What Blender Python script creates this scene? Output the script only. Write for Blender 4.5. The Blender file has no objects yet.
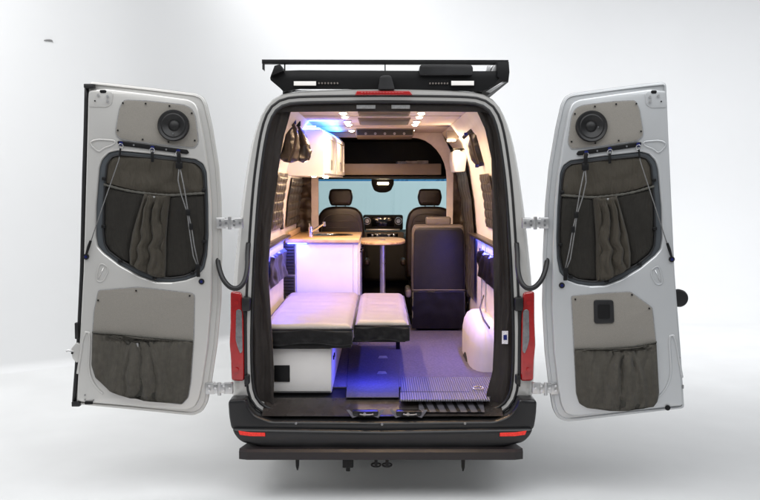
import bpy, bmesh, math, random
from mathutils import Vector, Matrix, noise
random.seed(7)
R = math.radians
D = bpy.data
SC = bpy.context.scene
COL = SC.collection
F = 918.0
CAM = Vector((-0.013, -6.0, 2.02))
PITCH = R(3.93)
SP, CP = math.sin(PITCH), math.cos(PITCH)

def P(px, py, Y):
    u = (px - 380) / F; v = (250 - py) / F
    d = Vector((u, v * SP + CP, v * CP - SP))
    t = (Y - CAM.y) / d.y
    return CAM + d * t

# ------------------------------------------------------------------ materials
def mat(name, c, rough=.5, metal=0., nscale=0, namt=0.08, bump=0., bscale=60, emit=None, es=0, sheen=0, spec=None,
        weave=0, trans=0, coat=0, rvar=0, wrinkle=0):
    m = D.materials.new(name); m.use_nodes = True
    nt = m.node_tree; N = nt.nodes; L = nt.links
    b = N['Principled BSDF']
    b.inputs['Base Color'].default_value = (*c, 1)
    b.inputs['Roughness'].default_value = rough
    b.inputs['Metallic'].default_value = metal
    if spec is not None: b.inputs['Specular IOR Level'].default_value = spec
    if sheen: b.inputs['Sheen Weight'].default_value = sheen
    if coat: b.inputs['Coat Weight'].default_value = coat; b.inputs['Coat Roughness'].default_value = .08
    if emit: b.inputs['Emission Color'].default_value = (*emit, 1); b.inputs['Emission Strength'].default_value = es
    if trans: b.inputs['Transmission Weight'].default_value = trans
    tc = N.new('ShaderNodeTexCoord')
    if nscale:
        n = N.new('ShaderNodeTexNoise'); n.inputs['Scale'].default_value = nscale; n.inputs['Detail'].default_value = 5
        L.new(tc.outputs['Object'], n.inputs['Vector'])
        r = N.new('ShaderNodeMapRange')
        r.inputs['From Min'].default_value = .3; r.inputs['From Max'].default_value = .7
        r.inputs['To Min'].default_value = 1 - namt; r.inputs['To Max'].default_value = 1 + namt
        L.new(n.outputs['Fac'], r.inputs['Value'])
        x = N.new('ShaderNodeVectorMath'); x.operation = 'SCALE'
        x.inputs[0].default_value = c
        L.new(r.outputs['Result'], x.inputs['Scale']); L.new(x.outputs['Vector'], b.inputs['Base Color'])
        if rvar:
            r2 = N.new('ShaderNodeMapRange')
            r2.inputs['From Min'].default_value = .3; r2.inputs['From Max'].default_value = .7
            r2.inputs['To Min'].default_value = rough - rvar; r2.inputs['To Max'].default_value = rough + rvar
            L.new(n.outputs['Fac'], r2.inputs['Value']); L.new(r2.outputs['Result'], b.inputs['Roughness'])
    if bump:
        bn = N.new('ShaderNodeBump'); bn.inputs['Strength'].default_value = bump; bn.inputs['Distance'].default_value = .004
        if weave:
            w1 = N.new('ShaderNodeTexWave'); w1.bands_direction = 'X'; w1.inputs['Scale'].default_value = weave
            w1.inputs['Distortion'].default_value = 1.5; w1.inputs['Detail Scale'].default_value = 4
            w2 = N.new('ShaderNodeTexWave'); w2.bands_direction = 'Z'; w2.inputs['Scale'].default_value = weave
            w2.inputs['Distortion'].default_value = 1.5; w2.inputs['Detail Scale'].default_value = 4
            ad = N.new('ShaderNodeMath'); ad.operation = 'ADD'
            L.new(tc.outputs['Object'], w1.inputs['Vector']); L.new(tc.outputs['Object'], w2.inputs['Vector'])
            L.new(w1.outputs['Fac'], ad.inputs[0]); L.new(w2.outputs['Fac'], ad.inputs[1])
            L.new(ad.outputs[0], bn.inputs['Height'])
        else:
            n2 = N.new('ShaderNodeTexNoise'); n2.inputs['Scale'].default_value = bscale; n2.inputs['Detail'].default_value = 6
            L.new(tc.outputs['Object'], n2.inputs['Vector']); L.new(n2.outputs['Fac'], bn.inputs['Height'])
        L.new(bn.outputs['Normal'], b.inputs['Normal'])
    if wrinkle:
        mp = N.new('ShaderNodeMapping'); mp.inputs['Scale'].default_value = (16, 16, 3.5); mp.inputs['Rotation'].default_value = (0, .25, 0)
        n3 = N.new('ShaderNodeTexNoise'); n3.inputs['Scale'].default_value = 1; n3.inputs['Detail'].default_value = 4; n3.inputs['Distortion'].default_value = .8
        b3 = N.new('ShaderNodeBump'); b3.inputs['Strength'].default_value = wrinkle; b3.inputs['Distance'].default_value = .035
        L.new(tc.outputs['Object'], mp.inputs['Vector']); L.new(mp.outputs['Vector'], n3.inputs['Vector']); L.new(n3.outputs['Fac'], b3.inputs['Height'])
        L.new(bn.outputs['Normal'], b3.inputs['Normal']); L.new(b3.outputs['Normal'], b.inputs['Normal'])
    return m

M = dict(
    silver=mat('silver_paint', (.58, .572, .55), .30, .38, nscale=2, namt=.02, coat=.6),
    silver_r=mat('silver_paint_cool_lit', (.54, .555, .565), .30, .38, nscale=2, namt=.02, coat=.6),  # same silver paint, cooler light on the right door put into the colour
    alu=mat('bare_aluminium', (.62, .62, .62), .35, .9, nscale=20, namt=.1, rvar=.08),
    rubber=mat('black_rubber', (.010, .010, .011), .45, nscale=12, namt=.25, bump=.1, bscale=90),
    recess=mat('grey_recess_plastic', (.052, .060, .068), .5, nscale=6, namt=.12, bump=.1, bscale=150),
    bumper=mat('black_grained_plastic', (.012, .012, .013), .33, nscale=5, namt=.25, bump=.15, bscale=260, rvar=.06),
    step=mat('brown_black_powder_coat', (.013, .010, .011), .42, nscale=6, namt=.2, bump=.2, bscale=300, rvar=.08),
    black=mat('satin_black_metal', (.005, .005, .0055), .45, spec=.28, nscale=8, namt=.2, bump=.08, bscale=200),
    blackcloth=mat('black_cloth', (.009, .008, .009), .6, nscale=30, namt=.3, bump=.4, bscale=120, sheen=.2),
    curtain=mat('brown_black_curtain', (.050, .042, .038), .6, nscale=16, namt=.08, bump=.25, bscale=200, sheen=.1, wrinkle=0.3),
    pocket=mat('olive_nylon', (.098, .085, .064), .7, nscale=25, namt=.07, bump=.25, bscale=60, sheen=.15, wrinkle=0.7),
    pocket_dk=mat('dark_olive_mesh', (.042, .038, .031), .75, nscale=35, namt=.1, bump=.4, weave=160, sheen=.1, wrinkle=0.7),
    mesh=mat('grey_mesh_net', (.155, .143, .118), .75, nscale=30, namt=.14, bump=.4, weave=160, sheen=.15, wrinkle=0.8),
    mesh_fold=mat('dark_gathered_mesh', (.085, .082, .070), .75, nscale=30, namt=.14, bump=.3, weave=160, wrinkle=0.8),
    trim=mat('grey_felt', (.235, .22, .195), .9, nscale=380, namt=.16, bump=.3, weave=170, sheen=.2),
    cone=mat('black_speaker_cone', (.005, .005, .0055), .5, nscale=10, namt=.2),
    red=mat('red_lens', (.36, .006, .007), .12, nscale=25, namt=.12, coat=1),
    clear=mat('clear_lens', (.22, .22, .23), .15, .4, nscale=40, namt=.2, coat=1),
    redbright=mat('red_reflector_glow', (.8, .03, .02), .2, nscale=90, namt=.2, emit=(1, .03, .01), es=.08),  # weak emission stands in for light thrown back, no lamp inside
    cream=mat('cream_wall_panel', (.72, .66, .58), .5, nscale=5, namt=.05, bump=.05, bscale=80),
    liner=mat('pale_ceiling_liner', (.74, .66, .60), .8, nscale=20, namt=.06, bump=.1, bscale=120),
    white=mat('white_laminate', (.74, .72, .70), .35, nscale=6, namt=.03, bump=.03, bscale=60),
    wood=mat('pale_wood', (.60, .36, .15), .4, nscale=14, namt=.18, bump=.08, bscale=30),
    leather=mat('dark_brown_leather', (.030, .021, .017), .38, nscale=18, namt=.2, bump=.3, bscale=90),
    leather2=mat('black_vinyl', (.014, .013, .016), .34, nscale=14, namt=.2, bump=.25, bscale=120),
    greyvinyl=mat('grey_vinyl', (.15, .13, .115), .45, nscale=14, namt=.1, bump=.15, bscale=120),
    mattress=mat('cream_vinyl', (.66, .60, .55), .42, nscale=7, namt=.05, bump=.15, bscale=70),
    quilt=mat('brown_quilted_fabric', (.065, .050, .038), .36, nscale=15, namt=.35, bump=.5, bscale=30, sheen=.1),
    carpet=mat('grey_carpet', (.10, .088, .125), .95, nscale=60, namt=.28, bump=.8, bscale=180),
    carpet_shaded=mat('grey_mat_in_shade', (.07, .064, .10), .95, nscale=70, namt=.25, bump=.8, bscale=200),  # shade over the mat put into a darker, bluer colour
    dark=mat('cab_black_plastic', (.014, .013, .012), .6, nscale=9, namt=.2, bump=.1, bscale=150),
    brownlid=mat('brown_shelf_plastic', (.20, .16, .125), .6, nscale=9, namt=.08, bump=.1, bscale=150),
    paper=mat('printed_paper', (.45, .40, .33), .7, nscale=14, namt=.5),
    warm=mat('warm_led', (1, .8, .55), .4, emit=(1, .78, .5), es=55),
    blueled=mat('blue_led', (.2, .2, 1), .4, emit=(.07, .12, 1), es=16),
    lampw=mat('white_led_panel', (.75, .73, .70), .4, emit=(1, .96, .9), es=.12),
    chrome=mat('chrome', (.75, .75, .75), .14, 1, nscale=20, namt=.05),
    blueano=mat('blue_anodised', (.03, .04, .22), .35, .8, nscale=20, namt=.1),
    screen=mat('screen_glass', (.01, .01, .012), .1, nscale=5, namt=.2, coat=1),
    label=mat('white_label', (.65, .62, .66), .6, nscale=120, namt=.3),
    grey_tag=mat('grey_tag', (.25, .25, .25), .5, nscale=80, namt=.2),
    tyre=mat('tyre_rubber', (.02, .02, .02), .8, nscale=20, namt=.2, bump=.3, bscale=50),
    cord=mat('grey_cord', (.16, .16, .16), .7, nscale=200, namt=.3),
)

M['sill'] = mat('grey_brown_sill_plastic', (.085, .072, .066), .27, nscale=8, namt=.25, bump=.12, bscale=200, rvar=.08)
M['tread'] = mat('pale_tread_rubber', (.20, .19, .22), .45, nscale=10, namt=.1)
def tweak_ribs(m, scale):  # fine ribs of the aluminium floor plate, groove shade darkened into the colour
    nt = m.node_tree; N = nt.nodes; L = nt.links
    w = N.new('ShaderNodeTexWave'); w.bands_direction = 'X'; w.inputs['Scale'].default_value = scale
    tc = N.new('ShaderNodeTexCoord'); L.new(tc.outputs['Object'], w.inputs['Vector'])
    rp = N.new('ShaderNodeValToRGB'); rp.color_ramp.elements[0].color = (.09, .085, .10, 1); rp.color_ramp.elements[1].color = (.27, .26, .30, 1); rp.color_ramp.elements[1].position = .45
    L.new(w.outputs['Fac'], rp.inputs['Fac']); L.new(rp.outputs['Color'], N['Principled BSDF'].inputs['Base Color'])
    bn = N.new('ShaderNodeBump'); bn.inputs['Strength'].default_value = .8; bn.inputs['Distance'].default_value = .008
    L.new(w.outputs['Fac'], bn.inputs['Height']); L.new(bn.outputs['Normal'], N['Principled BSDF'].inputs['Normal'])
    return m

def wood_grain(m):
    nt = m.node_tree; N = nt.nodes; L = nt.links
    w = N.new('ShaderNodeTexWave'); w.bands_direction = 'Y'; w.inputs['Scale'].default_value = 9
    w.inputs['Distortion'].default_value = 5; w.inputs['Detail'].default_value = 3
    tc = N.new('ShaderNodeTexCoord'); L.new(tc.outputs['Object'], w.inputs['Vector'])
    r = N.new('ShaderNodeValToRGB'); r.color_ramp.elements[0].color = (.46, .29, .14, 1); r.color_ramp.elements[1].color = (.66, .47, .26, 1)
    L.new(w.outputs['Fac'], r.inputs['Fac']); L.new(r.outputs['Color'], N['Principled BSDF'].inputs['Base Color'])
wood_grain(M['wood'])

def glass_mat(name, c, gloss=.08):
    m = D.materials.new(name); m.use_nodes = True
    nt = m.node_tree; N = nt.nodes; L = nt.links
    N.remove(N['Principled BSDF'])
    t = N.new('ShaderNodeBsdfTransparent'); t.inputs['Color'].default_value = (*c, 1)
    g = N.new('ShaderNodeBsdfGlossy'); g.inputs['Roughness'].default_value = .05
    x = N.new('ShaderNodeMixShader'); x.inputs[0].default_value = gloss
    L.new(t.outputs[0], x.inputs[1]); L.new(g.outputs[0], x.inputs[2]); L.new(x.outputs[0], N['Material Output'].inputs['Surface'])
    return m
M['windscreen'] = glass_mat('teal_tinted_glass', (.44, .61, .635), .01)
M['band'] = glass_mat('blue_tinted_band', (.05, .22, .42))
M['privacy'] = glass_mat('dark_tinted_glass', (.05, .05, .055), .15)

# ------------------------------------------------------------------ object helpers
def tag(o, label=None, cat=None, group=None, kind=None):
    if label: o['label'] = label
    if cat: o['category'] = cat
    if group: o['group'] = group
    if kind: o['kind'] = kind
    return o

def empty(name, loc=(0, 0, 0), **k):
    o = D.objects.new(name, None); COL.objects.link(o); o.location = loc
    o.empty_display_size = .1
    return tag(o, **k)

def wloc(o):
    v = Vector((0, 0, 0))
    while o is not None:
        v = v + Vector(o.location); o = o.parent
    return v

def finish(name, me, m, parent=None, smooth=None, origin=None):
    """verts are given in world coordinates; origin moved to the box centre"""
    bmx = [v.co for v in me.vertices]
    if origin is None:
        lo = Vector((min(c[i] for c in bmx) for i in range(3))); hi = Vector((max(c[i] for c in bmx) for i in range(3)))
        origin = Vector(((lo.x + hi.x) / 2, (lo.y + hi.y) / 2, lo.z))
    for v in me.vertices: v.co = v.co - origin
    mats = m if isinstance(m, (list, tuple)) else [m]
    for q in mats: me.materials.append(M[q])
    o = D.objects.new(name, me); COL.objects.link(o)
    o.location = origin
    if parent is not None:
        o.parent = parent; o.location = origin - wloc(parent)
    if smooth is not None:
        me.polygons.foreach_set('use_smooth', [True] * len(me.polygons))
        if smooth < 180:
            me.set_sharp_from_angle(angle=R(smooth))
    me.update()
    return o

class MB:
    def __init__(s): s.bm = bmesh.new()
    def merge(s, b2, M4=None):
        if M4 is not None: bmesh.ops.transform(b2, matrix=M4, verts=b2.verts)
        me = D.meshes.new('t'); b2.to_mesh(me); b2.free(); s.bm.from_mesh(me); D.meshes.remove(me); return s
    def box(s, x0, x1, y0, y1, z0, z1, r=0, seg=2, mi=0, rot=None):
        b = bmesh.new(); bmesh.ops.create_cube(b, size=1)
        for v in b.verts: v.co = Vector((v.co.x * (x1 - x0), v.co.y * (y1 - y0), v.co.z * (z1 - z0)))
        if r: bmesh.ops.bevel(b, geom=b.edges[:], offset=r, segments=seg, profile=.5, affect='EDGES')
        for f in b.faces: f.material_index = mi
        T = Matrix.Translation(((x0 + x1) / 2, (y0 + y1) / 2, (z0 + z1) / 2))
        if rot is not None: T = T @ rot
        return s.merge(b, T)
    def tube(s, pts, r, n=8, mi=0, cyc=False, flat=1.0):
        pts = [Vector(p) for p in pts]; b = bmesh.new(); rings = []
        k = len(pts)
        up = None
        for i, p in enumerate(pts):
            a = pts[(i - 1) % k] if (cyc or i > 0) else p; c = pts[(i + 1) % k] if (cyc or i < k - 1) else p
            t = (c - a).normalized()
            if up is None: up = Vector((0, 1, 0)) if abs(t.y) < .9 else Vector((1, 0, 0))
            sd = t.cross(up).normalized(); u2 = sd.cross(t).normalized(); up = u2
            rr = r[i] if isinstance(r, (list, tuple)) else r
            rings.append([b.verts.new(p + sd * math.cos(2 * math.pi * j / n) * rr + u2 * math.sin(2 * math.pi * j / n) * rr * flat) for j in range(n)])
        for i in range(k if cyc else k - 1):
            A, B = rings[i], rings[(i + 1) % k]
            for j in range(n):
                f = b.faces.new((A[j], A[(j + 1) % n], B[(j + 1) % n], B[j])); f.material_index = mi
        if not cyc:
            b.faces.new(rings[0][::-1]).material_index = mi; b.faces.new(rings[-1]).material_index = mi
        bmesh.ops.recalc_face_normals(b, faces=b.faces)
        return s.merge(b)
    def cyl(s, c, r, h, axis='Z', n=24, mi=0, r2=None, bev=0):
        b = bmesh.new(); bmesh.ops.create_cone(b, cap_ends=True, segments=n, radius1=r, radius2=r if r2 is None else r2, depth=h)
        if bev: bmesh.ops.bevel(b, geom=[e for e in b.edges if abs(e.verts[0].co.z - e.verts[1].co.z) < 1e-6], offset=bev, segments=2, affect='EDGES')
        for f in b.faces: f.material_index = mi
        rot = {'Z': Matrix(), 'Y': Matrix.Rotation(R(90), 4, 'X'), 'X': Matrix.Rotation(R(90), 4, 'Y')}[axis]
        return s.merge(b, Matrix.Translation(c) @ rot)
    def lathe(s, c, prof, axis='Z', n=32, mi=0):
        b = bmesh.new(); rings = []
        for (r, h) in prof:
            rings.append([b.verts.new((r * math.cos(2 * math.pi * j / n), r * math.sin(2 * math.pi * j / n), h)) for j in range(n)])
        for A, B in zip(rings, rings[1:]):
            for j in range(n): b.faces.new((A[j], A[(j + 1) % n], B[(j + 1) % n], B[j])).material_index = mi
        b.faces.new(rings[0][::-1]).material_index = mi; b.faces.new(rings[-1]).material_index = mi
        bmesh.ops.remove_doubles(b, verts=b.verts, dist=1e-5)
        bmesh.ops.recalc_face_normals(b, faces=b.faces)
        rot = {'Z': Matrix(), 'Y': Matrix.Rotation(R(90), 4, 'X'), 'X': Matrix.Rotation(R(90), 4, 'Y')}[axis]
        return s.merge(b, Matrix.Translation(c) @ rot)
    def loft(s, rings, cyc=True, caps=(False, False), mi=0):
        b = bmesh.new(); RR = [[b.verts.new(p) for p in r] for r in rings]; n = len(RR[0])
        for A, B in zip(RR, RR[1:]):
            for j in range(n if cyc else n - 1):
                b.faces.new((A[j], A[(j + 1) % n], B[(j + 1) % n], B[j])).material_index = mi
        if caps[0]: b.faces.new(RR[0][::-1]).material_index = mi
        if caps[1]: b.faces.new(RR[-1]).material_index = mi
        bmesh.ops.recalc_face_normals(b, faces=b.faces)
        return s.merge(b)
    def grid(s, fn, nu, nv, thick=0, mi=0):
        b = bmesh.new(); V = [[b.verts.new(fn(i / nu, j / nv)) for i in range(nu + 1)] for j in range(nv + 1)]
        for j in range(nv):
            for i in range(nu): b.faces.new((V[j][i], V[j][i + 1], V[j + 1][i + 1], V[j + 1][i])).material_index = mi
        if thick: bmesh.ops.solidify(b, geom=b.faces[:], thickness=thick)
        return s.merge(b)
    def build(s, name, m, parent=None, smooth=35, origin=None, mod=None):
        me = D.meshes.new(name); s.bm.to_mesh(me); s.bm.free()
        return finish(name, me, m, parent, smooth, origin)

def plate_mesh(loops, depth, bevel=0, bres=2):
    """loops: list of 2D outlines (outer first, holes after); returns mesh in local (x, y, z) with thickness along z, -depth/2..depth/2"""
    cu = D.curves.new('t', 'CURVE'); cu.dimensions = '2D'; cu.fill_mode = 'BOTH'
    cu.extrude = max(depth / 2 - bevel, 0); cu.bevel_depth = bevel; cu.bevel_resolution = bres; cu.offset = -bevel
    for lp in loops:
        sp = cu.splines.new('POLY'); sp.points.add(len(lp) - 1); sp.use_cyclic_u = True
        for i, p in enumerate(lp): sp.points[i].co = (p[0], p[1], 0, 1)
    ob = D.objects.new('t', cu); COL.objects.link(ob)
    dg = bpy.context.evaluated_depsgraph_get()
    me = D.meshes.new_from_object(ob.evaluated_get(dg))
    D.objects.remove(ob); D.curves.remove(cu)
    bm = bmesh.new(); bm.from_mesh(me); bmesh.ops.remove_doubles(bm, verts=bm.verts, dist=1e-5)
    bmesh.ops.recalc_face_normals(bm, faces=bm.faces); bm.to_mesh(me); bm.free()
    me.materials.clear()
    return me

def smooth_poly(pts, r, n=4):
    """round the corners of a closed polygon by radius r"""
    out = []; k = len(pts)
    for i in range(k):
        p = Vector(pts[i]); a = Vector(pts[i - 1]); c = Vector(pts[(i + 1) % k])
        da = (a - p); dc = (c - p)
        ra = min(r, da.length * .48, dc.length * .48)
        A = p + da.normalized() * ra; C = p + dc.normalized() * ra
        for j in range(n + 1):
            t = j / n; out.append(tuple((1 - t) ** 2 * A + 2 * t * (1 - t) * p + t * t * C))
    return out

def resample(pts, n, closed=False):
    pts = [Vector(p) for p in pts]
    if closed: pts = pts + [pts[0]]
    L = [0]
    for a, b in zip(pts, pts[1:]): L.append(L[-1] + (b - a).length)
    out = []
    m = n if closed else n - 1
    j = 0
    for i in range(n):
        d = L[-1] * i / m
        while j < len(L) - 2 and L[j + 1] < d: j += 1
        t = (d - L[j]) / max(L[j + 1] - L[j], 1e-9); out.append(pts[j].lerp(pts[j + 1], min(max(t, 0), 1)))
    return out

def chaikin(pts, k=2, closed=False):
    pts = [Vector(p) for p in pts]
    for _ in range(k):
        out = []
        rng = len(pts) if closed else len(pts) - 1
        if not closed: out.append(pts[0])
        for i in range(rng):
            a, b = pts[i], pts[(i + 1) % len(pts)]
            out += [a * .75 + b * .25, a * .25 + b * .75]
        if not closed: out.append(pts[-1])
        pts = out
    return pts

def inset(pts, d):
    """inset of a closed 2D outline (positive = towards inside)"""
    n = len(pts); A = 0
    for i in range(n): A += pts[i][0] * pts[(i + 1) % n][1] - pts[(i + 1) % n][0] * pts[i][1]
    sg = 1 if A > 0 else -1
    out = []
    for i in range(n):
        a, p, c = Vector(pts[i - 1]), Vector(pts[i]), Vector(pts[(i + 1) % n])
        t = ((p - a).normalized() + (c - p).normalized())
        t = t.normalized() if t.length > 1e-9 else (c - a).normalized()
        nn = Vector((-t.y, t.x)) * sg
        out.append(tuple(p + nn * d))
    return out

def plate(name, loops, y0, y1, m, parent=None, bevel=0, smooth=30):
    """loops in world (x, z); slab between y0 (towards the camera) and y1"""
    me = plate_mesh(loops, y1 - y0, bevel)
    for v in me.vertices: v.co = Vector((v.co.x, (y0 + y1) / 2 - v.co.z, v.co.y))
    return finish(name, me, m, parent, smooth)

def xz(p, Y): q = P(p[0], p[1], Y); return (q.x, q.z)
CX = 382.5
def half(pts, Y=0):
    """left-half outline listed from bottom centre outward and up to the top centre -> closed world (x, z) outline"""
    L = [xz(p, Y) for p in pts]
    x0 = P(CX, 250, 0).x
    Rr = [(2 * x0 - x, z) for x, z in L]
    return L + Rr[::-1][1:-1]

# ------------------------------------------------------------------ setting
def studio():
    plan = [(-7.5, -9.0), (-7.3, 0.6), (-6.6, 2.1), (-4.1, 3.9), (-3.46, 4.36), (-2.6, 5.0), (-1.4, 6.9), (1.0, 9.0), (4.5, 10.0), (8.5, 9.4), (11.5, 6), (12.5, 1), (12.5, -9)]
    plan = resample(chaikin([Vector((x, y, 0)) for x, y in plan], 4), 260)
    prof = []
    for i, p in enumerate(plan):
        a = plan[max(i - 1, 0)]; c = plan[min(i + 1, len(plan) - 1)]
        t = (c - a).normalized(); nin = Vector((t.y, -t.x, 0))
        s = i / (len(plan) - 1)
        r = .10 if s < .43 else min(.10 + (s - .43) * 32, 2.3)
        ring = []
        for k in range(17):
            an = R(90) * k / 16
            ring.append(p + nin * (r * (1 - math.sin(an))) + Vector((0, 0, r * (1 - math.cos(an)))))
        ring += [p + Vector((0, 0, r + .01 + (7.2 - r) * k / 24)) for k in range(1, 25)]
        prof.append(ring)
    mb = MB(); mb.loft(prof, cyc=False)
    o = mb.build('backdrop_wall', 'studio', smooth=180); tag(o, kind='structure')
    mb = MB()
    mb.box(-14, 14, -12, 12, -.05, 0)
    o = mb.build('studio_floor', 'floor', smooth=None); tag(o, kind='structure')
M['studio'] = mat('white_studio_paint', (.775, .78, .785), .6, spec=.3, nscale=.7, namt=.012, bump=.04, bscale=6)
M['floor'] = mat('painted_studio_floor', (.765, .77, .77), .5, nscale=1.6, namt=.04, bump=.12, bscale=5, rvar=.1, spec=.3)
studio()
mk = MB(); a = P(43.5, 40.2, 2.7)
Yw = 3.0
def wallpt(px, py):
    # left backdrop wall lies along (-6.6,2.1)-(-4.1,3.9); intersect the sight line with it once to find where the mark sits
    a, b = P(px, py, 0), P(px, py, 1)
    nx, ny = 1.8, -2.5
    t = (nx * (-6.6 - a.x) + ny * (2.1 - a.y)) / (nx * (b.x - a.x) + ny * (b.y - a.y))
    q = a + (b - a) * t
    return q + Vector((nx, ny, 0)).normalized() * .012
pts = [wallpt(43.6, 40.4), wallpt(46, 40), wallpt(49, 40.1), wallpt(51, 40.5), wallpt(52.3, 41.2)]
mk.tube(pts, [.004, .008, .010, .010, .005], 6)  # small smudge on the wall, modelled as a thin tube
tag(mk.build('wall_mark', 'grey_tag'), 'small thin grey mark high on the white studio wall, left of the van', 'hook')

# ------------------------------------------------------------------ camper van
van = empty('camper_van', (0, 2.6, 0), label='silver camper van with both rear doors swung wide open', cat='van')

# silhouettes (measured in the photograph on the rear plane, left half)
SIL = [(CX, 441), (340, 441), (241, 441), (231, 398), (229.3, 372), (229.3, 345), (230.5, 300), (235.5, 245), (241, 200), (247, 160), (252.5, 136), (259, 117), (267, 102), (278, 94), (294, 90.6), (340, 88.6), (CX, 88)]
OPN = [(CX, 417), (340, 417), (277, 416.5), (262, 412), (252, 402), (247.5, 388), (246, 350), (247, 300), (250, 240), (253.5, 190), (257.5, 157), (262, 130), (267.5, 113), (275, 103.5), (286, 98.6), (300, 97.3), (340, 96.6), (CX, 96.3)]
def dense(half_px, n, Y=0, k=2):
    L = [Vector(xz(p, Y)) for p in half_px]
    L = resample(chaikin(L, k), n)
    x0 = P(CX, 250, 0).x
    Rr = [Vector((2 * x0 - p.x, p.y)) for p in L]
    return [tuple(p) for p in L] + [tuple(p) for p in Rr[::-1][1:-1]]
NR = 60
sil = dense(SIL, NR); opn = dense(OPN, NR)
x0c = P(CX, 250, 0).x
def ring(o2, y): return [Vector((p[0], y, p[1])) for p in o2]
def shrink(o2, f, fz=None, zc=1.2):
    return [((p[0] - x0c) * f + x0c, (p[1] - zc) * (fz or f) + zc) for p in o2]
mid = [((a[0] * .35 + b[0] * .65), (a[1] * .35 + b[1] * .65)) for a, b in zip(opn, sil)]
# body shell: rear frame rounding into the sides and roof, plus inner jamb
rings = [ring(inset(opn, .048), .16), ring(inset(opn, .036), .05), ring(inset(opn, .026), .004), ring(opn, -.002), ring(mid, -.012),
         ring([(a[0] * .12 + b[0] * .88, a[1] * .12 + b[1] * .88) for a, b in zip(opn, sil)], .012), ring(sil, .05),
         ring(inset(sil, -.012), .14), ring(inset(sil, -.018), .5), ring(inset(sil, -.02), 2.2), ring(inset(sil, -.018), 3.9), ring(shrink(inset(sil, -.01), 1, .985), 4.25)]
mb = MB(); mb.loft(rings)
body = mb.build('body_shell', 'silver', van, smooth=50)
# door seals around the opening
def seal(name, off, y, r, m, flat=1.):
    o2 = inset(opn, off); mb = MB(); mb.tube(ring(o2, y), r, 8, cyc=True, flat=flat); return mb.build(name, m, van, smooth=180)
seal('door_seal', -.004, -.004, .0085, 'rubber')
seal('opening_trim', .034, .006, .011, 'rubber')

# cab: nose, roof cap, pillars, floor
mb = MB()
prof = [(4.25, 2.60, .97), (4.55, 2.55, .95), (4.75, 2.40, .93)]
roof = [[Vector((x0c + hw * sx, y, z - (abs(sx) ** 4) * .12)) for sx in [i / 8 for i in range(-8, 9)]] for y, z, hw in prof]
mb.loft(roof, cyc=False)
for s in (-1, 1):
    side = [(4.2, .35), (6.15, .42), (6.15, .95), (5.55, 1.36), (5.2, 1.5), (4.62, 1.5), (4.62, 2.33), (4.2, 2.5)]
    b = bmesh.new(); vs = [b.verts.new((x0c + s * (1.0 - max(z - 1.5, 0) * .08), y, z)) for y, z in side]; b.faces.new(vs)
    bmesh.ops.solidify(b, geom=b.faces[:], thickness=.04); mb.merge(b)
mb.tube([(x0c - .96, 5.3, 1.46), (x0c - .90, 4.75, 2.38)], .05, 8); mb.tube([(x0c + .96, 5.3, 1.46), (x0c + .90, 4.75, 2.38)], .05, 8)
nose = [[Vector((x0c + hw * sx, y, z - abs(sx) ** 5 * .06)) for sx in [i / 8 for i in range(-8, 9)]] for y, z, hw in
        [(5.25, 1.5, 1.0), (5.7, 1.33, 1.0), (6.1, 1.05, .98), (6.3, .8, .93), (6.3, .4, .9)]]
mb.loft(nose, cyc=False)
mb.build('cab_body', 'silver', van, smooth=40)
# windscreen with its tinted top band
def wsp(u, v, off=0):
    z = 1.47 + (2.13 - 1.47) * v; hw = (.815 - .03 * v) if u > .5 else (.775 - .03 * v)
    return Vector((x0c + hw * (2 * u - 1), 5.28 - .50 * v - .06 * (2 * u - 1) ** 2 + off, z))
mb = MB(); mb.grid(lambda u, v: wsp(u, v * .93), 30, 1, thick=.006); ws = mb.build('windscreen', 'windscreen', van, smooth=None)
mb = MB(); mb.grid(lambda u, v: wsp(u, .933 + v * .067), 30, 1, thick=.006); mb.build('sun_band', 'band', ws, smooth=None)
mb = MB(); mb.box(x0c - .92, x0c + .92, 4.55, 4.80, 2.125, 2.42, .02); mb.build('windscreen_header', 'dark', van)
# cab interior: dark lining
for s in (-1, 1):
    mb = MB()
    mb.box(x0c + s * .95 - .03, x0c + s * .95 + .03, 3.5, 5.15, .55, 1.52, .02)
    mb.box(x0c + s * .86 - .05, x0c + s * .86 + .05, 3.5, 4.70, 1.50, 2.45, .02)
    mb.tube([(x0c + s * .885, 5.16, 1.44), (x0c + s * .855, 4.66, 2.3)], .09, 8)
    mb.build('cab_lining', 'dark', van)

# interior shell
def wx(z):
    tab = [(.55, .885), (1.55, .885), (1.9, .855), (2.2, .80), (2.42, .735), (2.572, .62)]
    for (a, xa), (b, xb) in zip(tab, tab[1:]):
        if z <= b: return xa + (xb - xa) * max(z - a, 0) / (b - a)
    return tab[-1][1]
def wall(s):
    zs = [.56, .8, 1.1, 1.4, 1.55, 1.7, 1.9, 2.05, 2.2, 2.32, 2.42, 2.50, 2.572]
    rg = [[Vector((x0c + s * wx(z), y, z)) for z in zs] for y in (.14, 1.2, 2.2, 3.4)]
    mb = MB(); b = bmesh.new()
    V = [[b.verts.new(p) for p in r] for r in rg]
    for A, B in zip(V, V[1:]):
        for j in range(len(zs) - 1): b.faces.new((A[j], A[j + 1], B[j + 1], B[j]))
    bmesh.ops.recalc_face_normals(b, faces=b.faces)
    bmesh.ops.solidify(b, geom=b.faces[:], thickness=.012)
    mb.merge(b); return mb.build('interior_wall', 'cream', van, smooth=40)
wl = wall(-1); wr = wall(1)
mb = MB(); mb.box(x0c - .64, x0c + .64, .05, 3.42, 2.570, 2.59, .004); ceil = mb.build('ceiling_liner', 'liner', van)
for y in (1.15, 2.35):
    mb = MB(); mb.box(x0c - .61, x0c + .61, y - .004, y + .004, 2.567, 2.571); mb.build('seam', 'brownlid', ceil, smooth=None)
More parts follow.
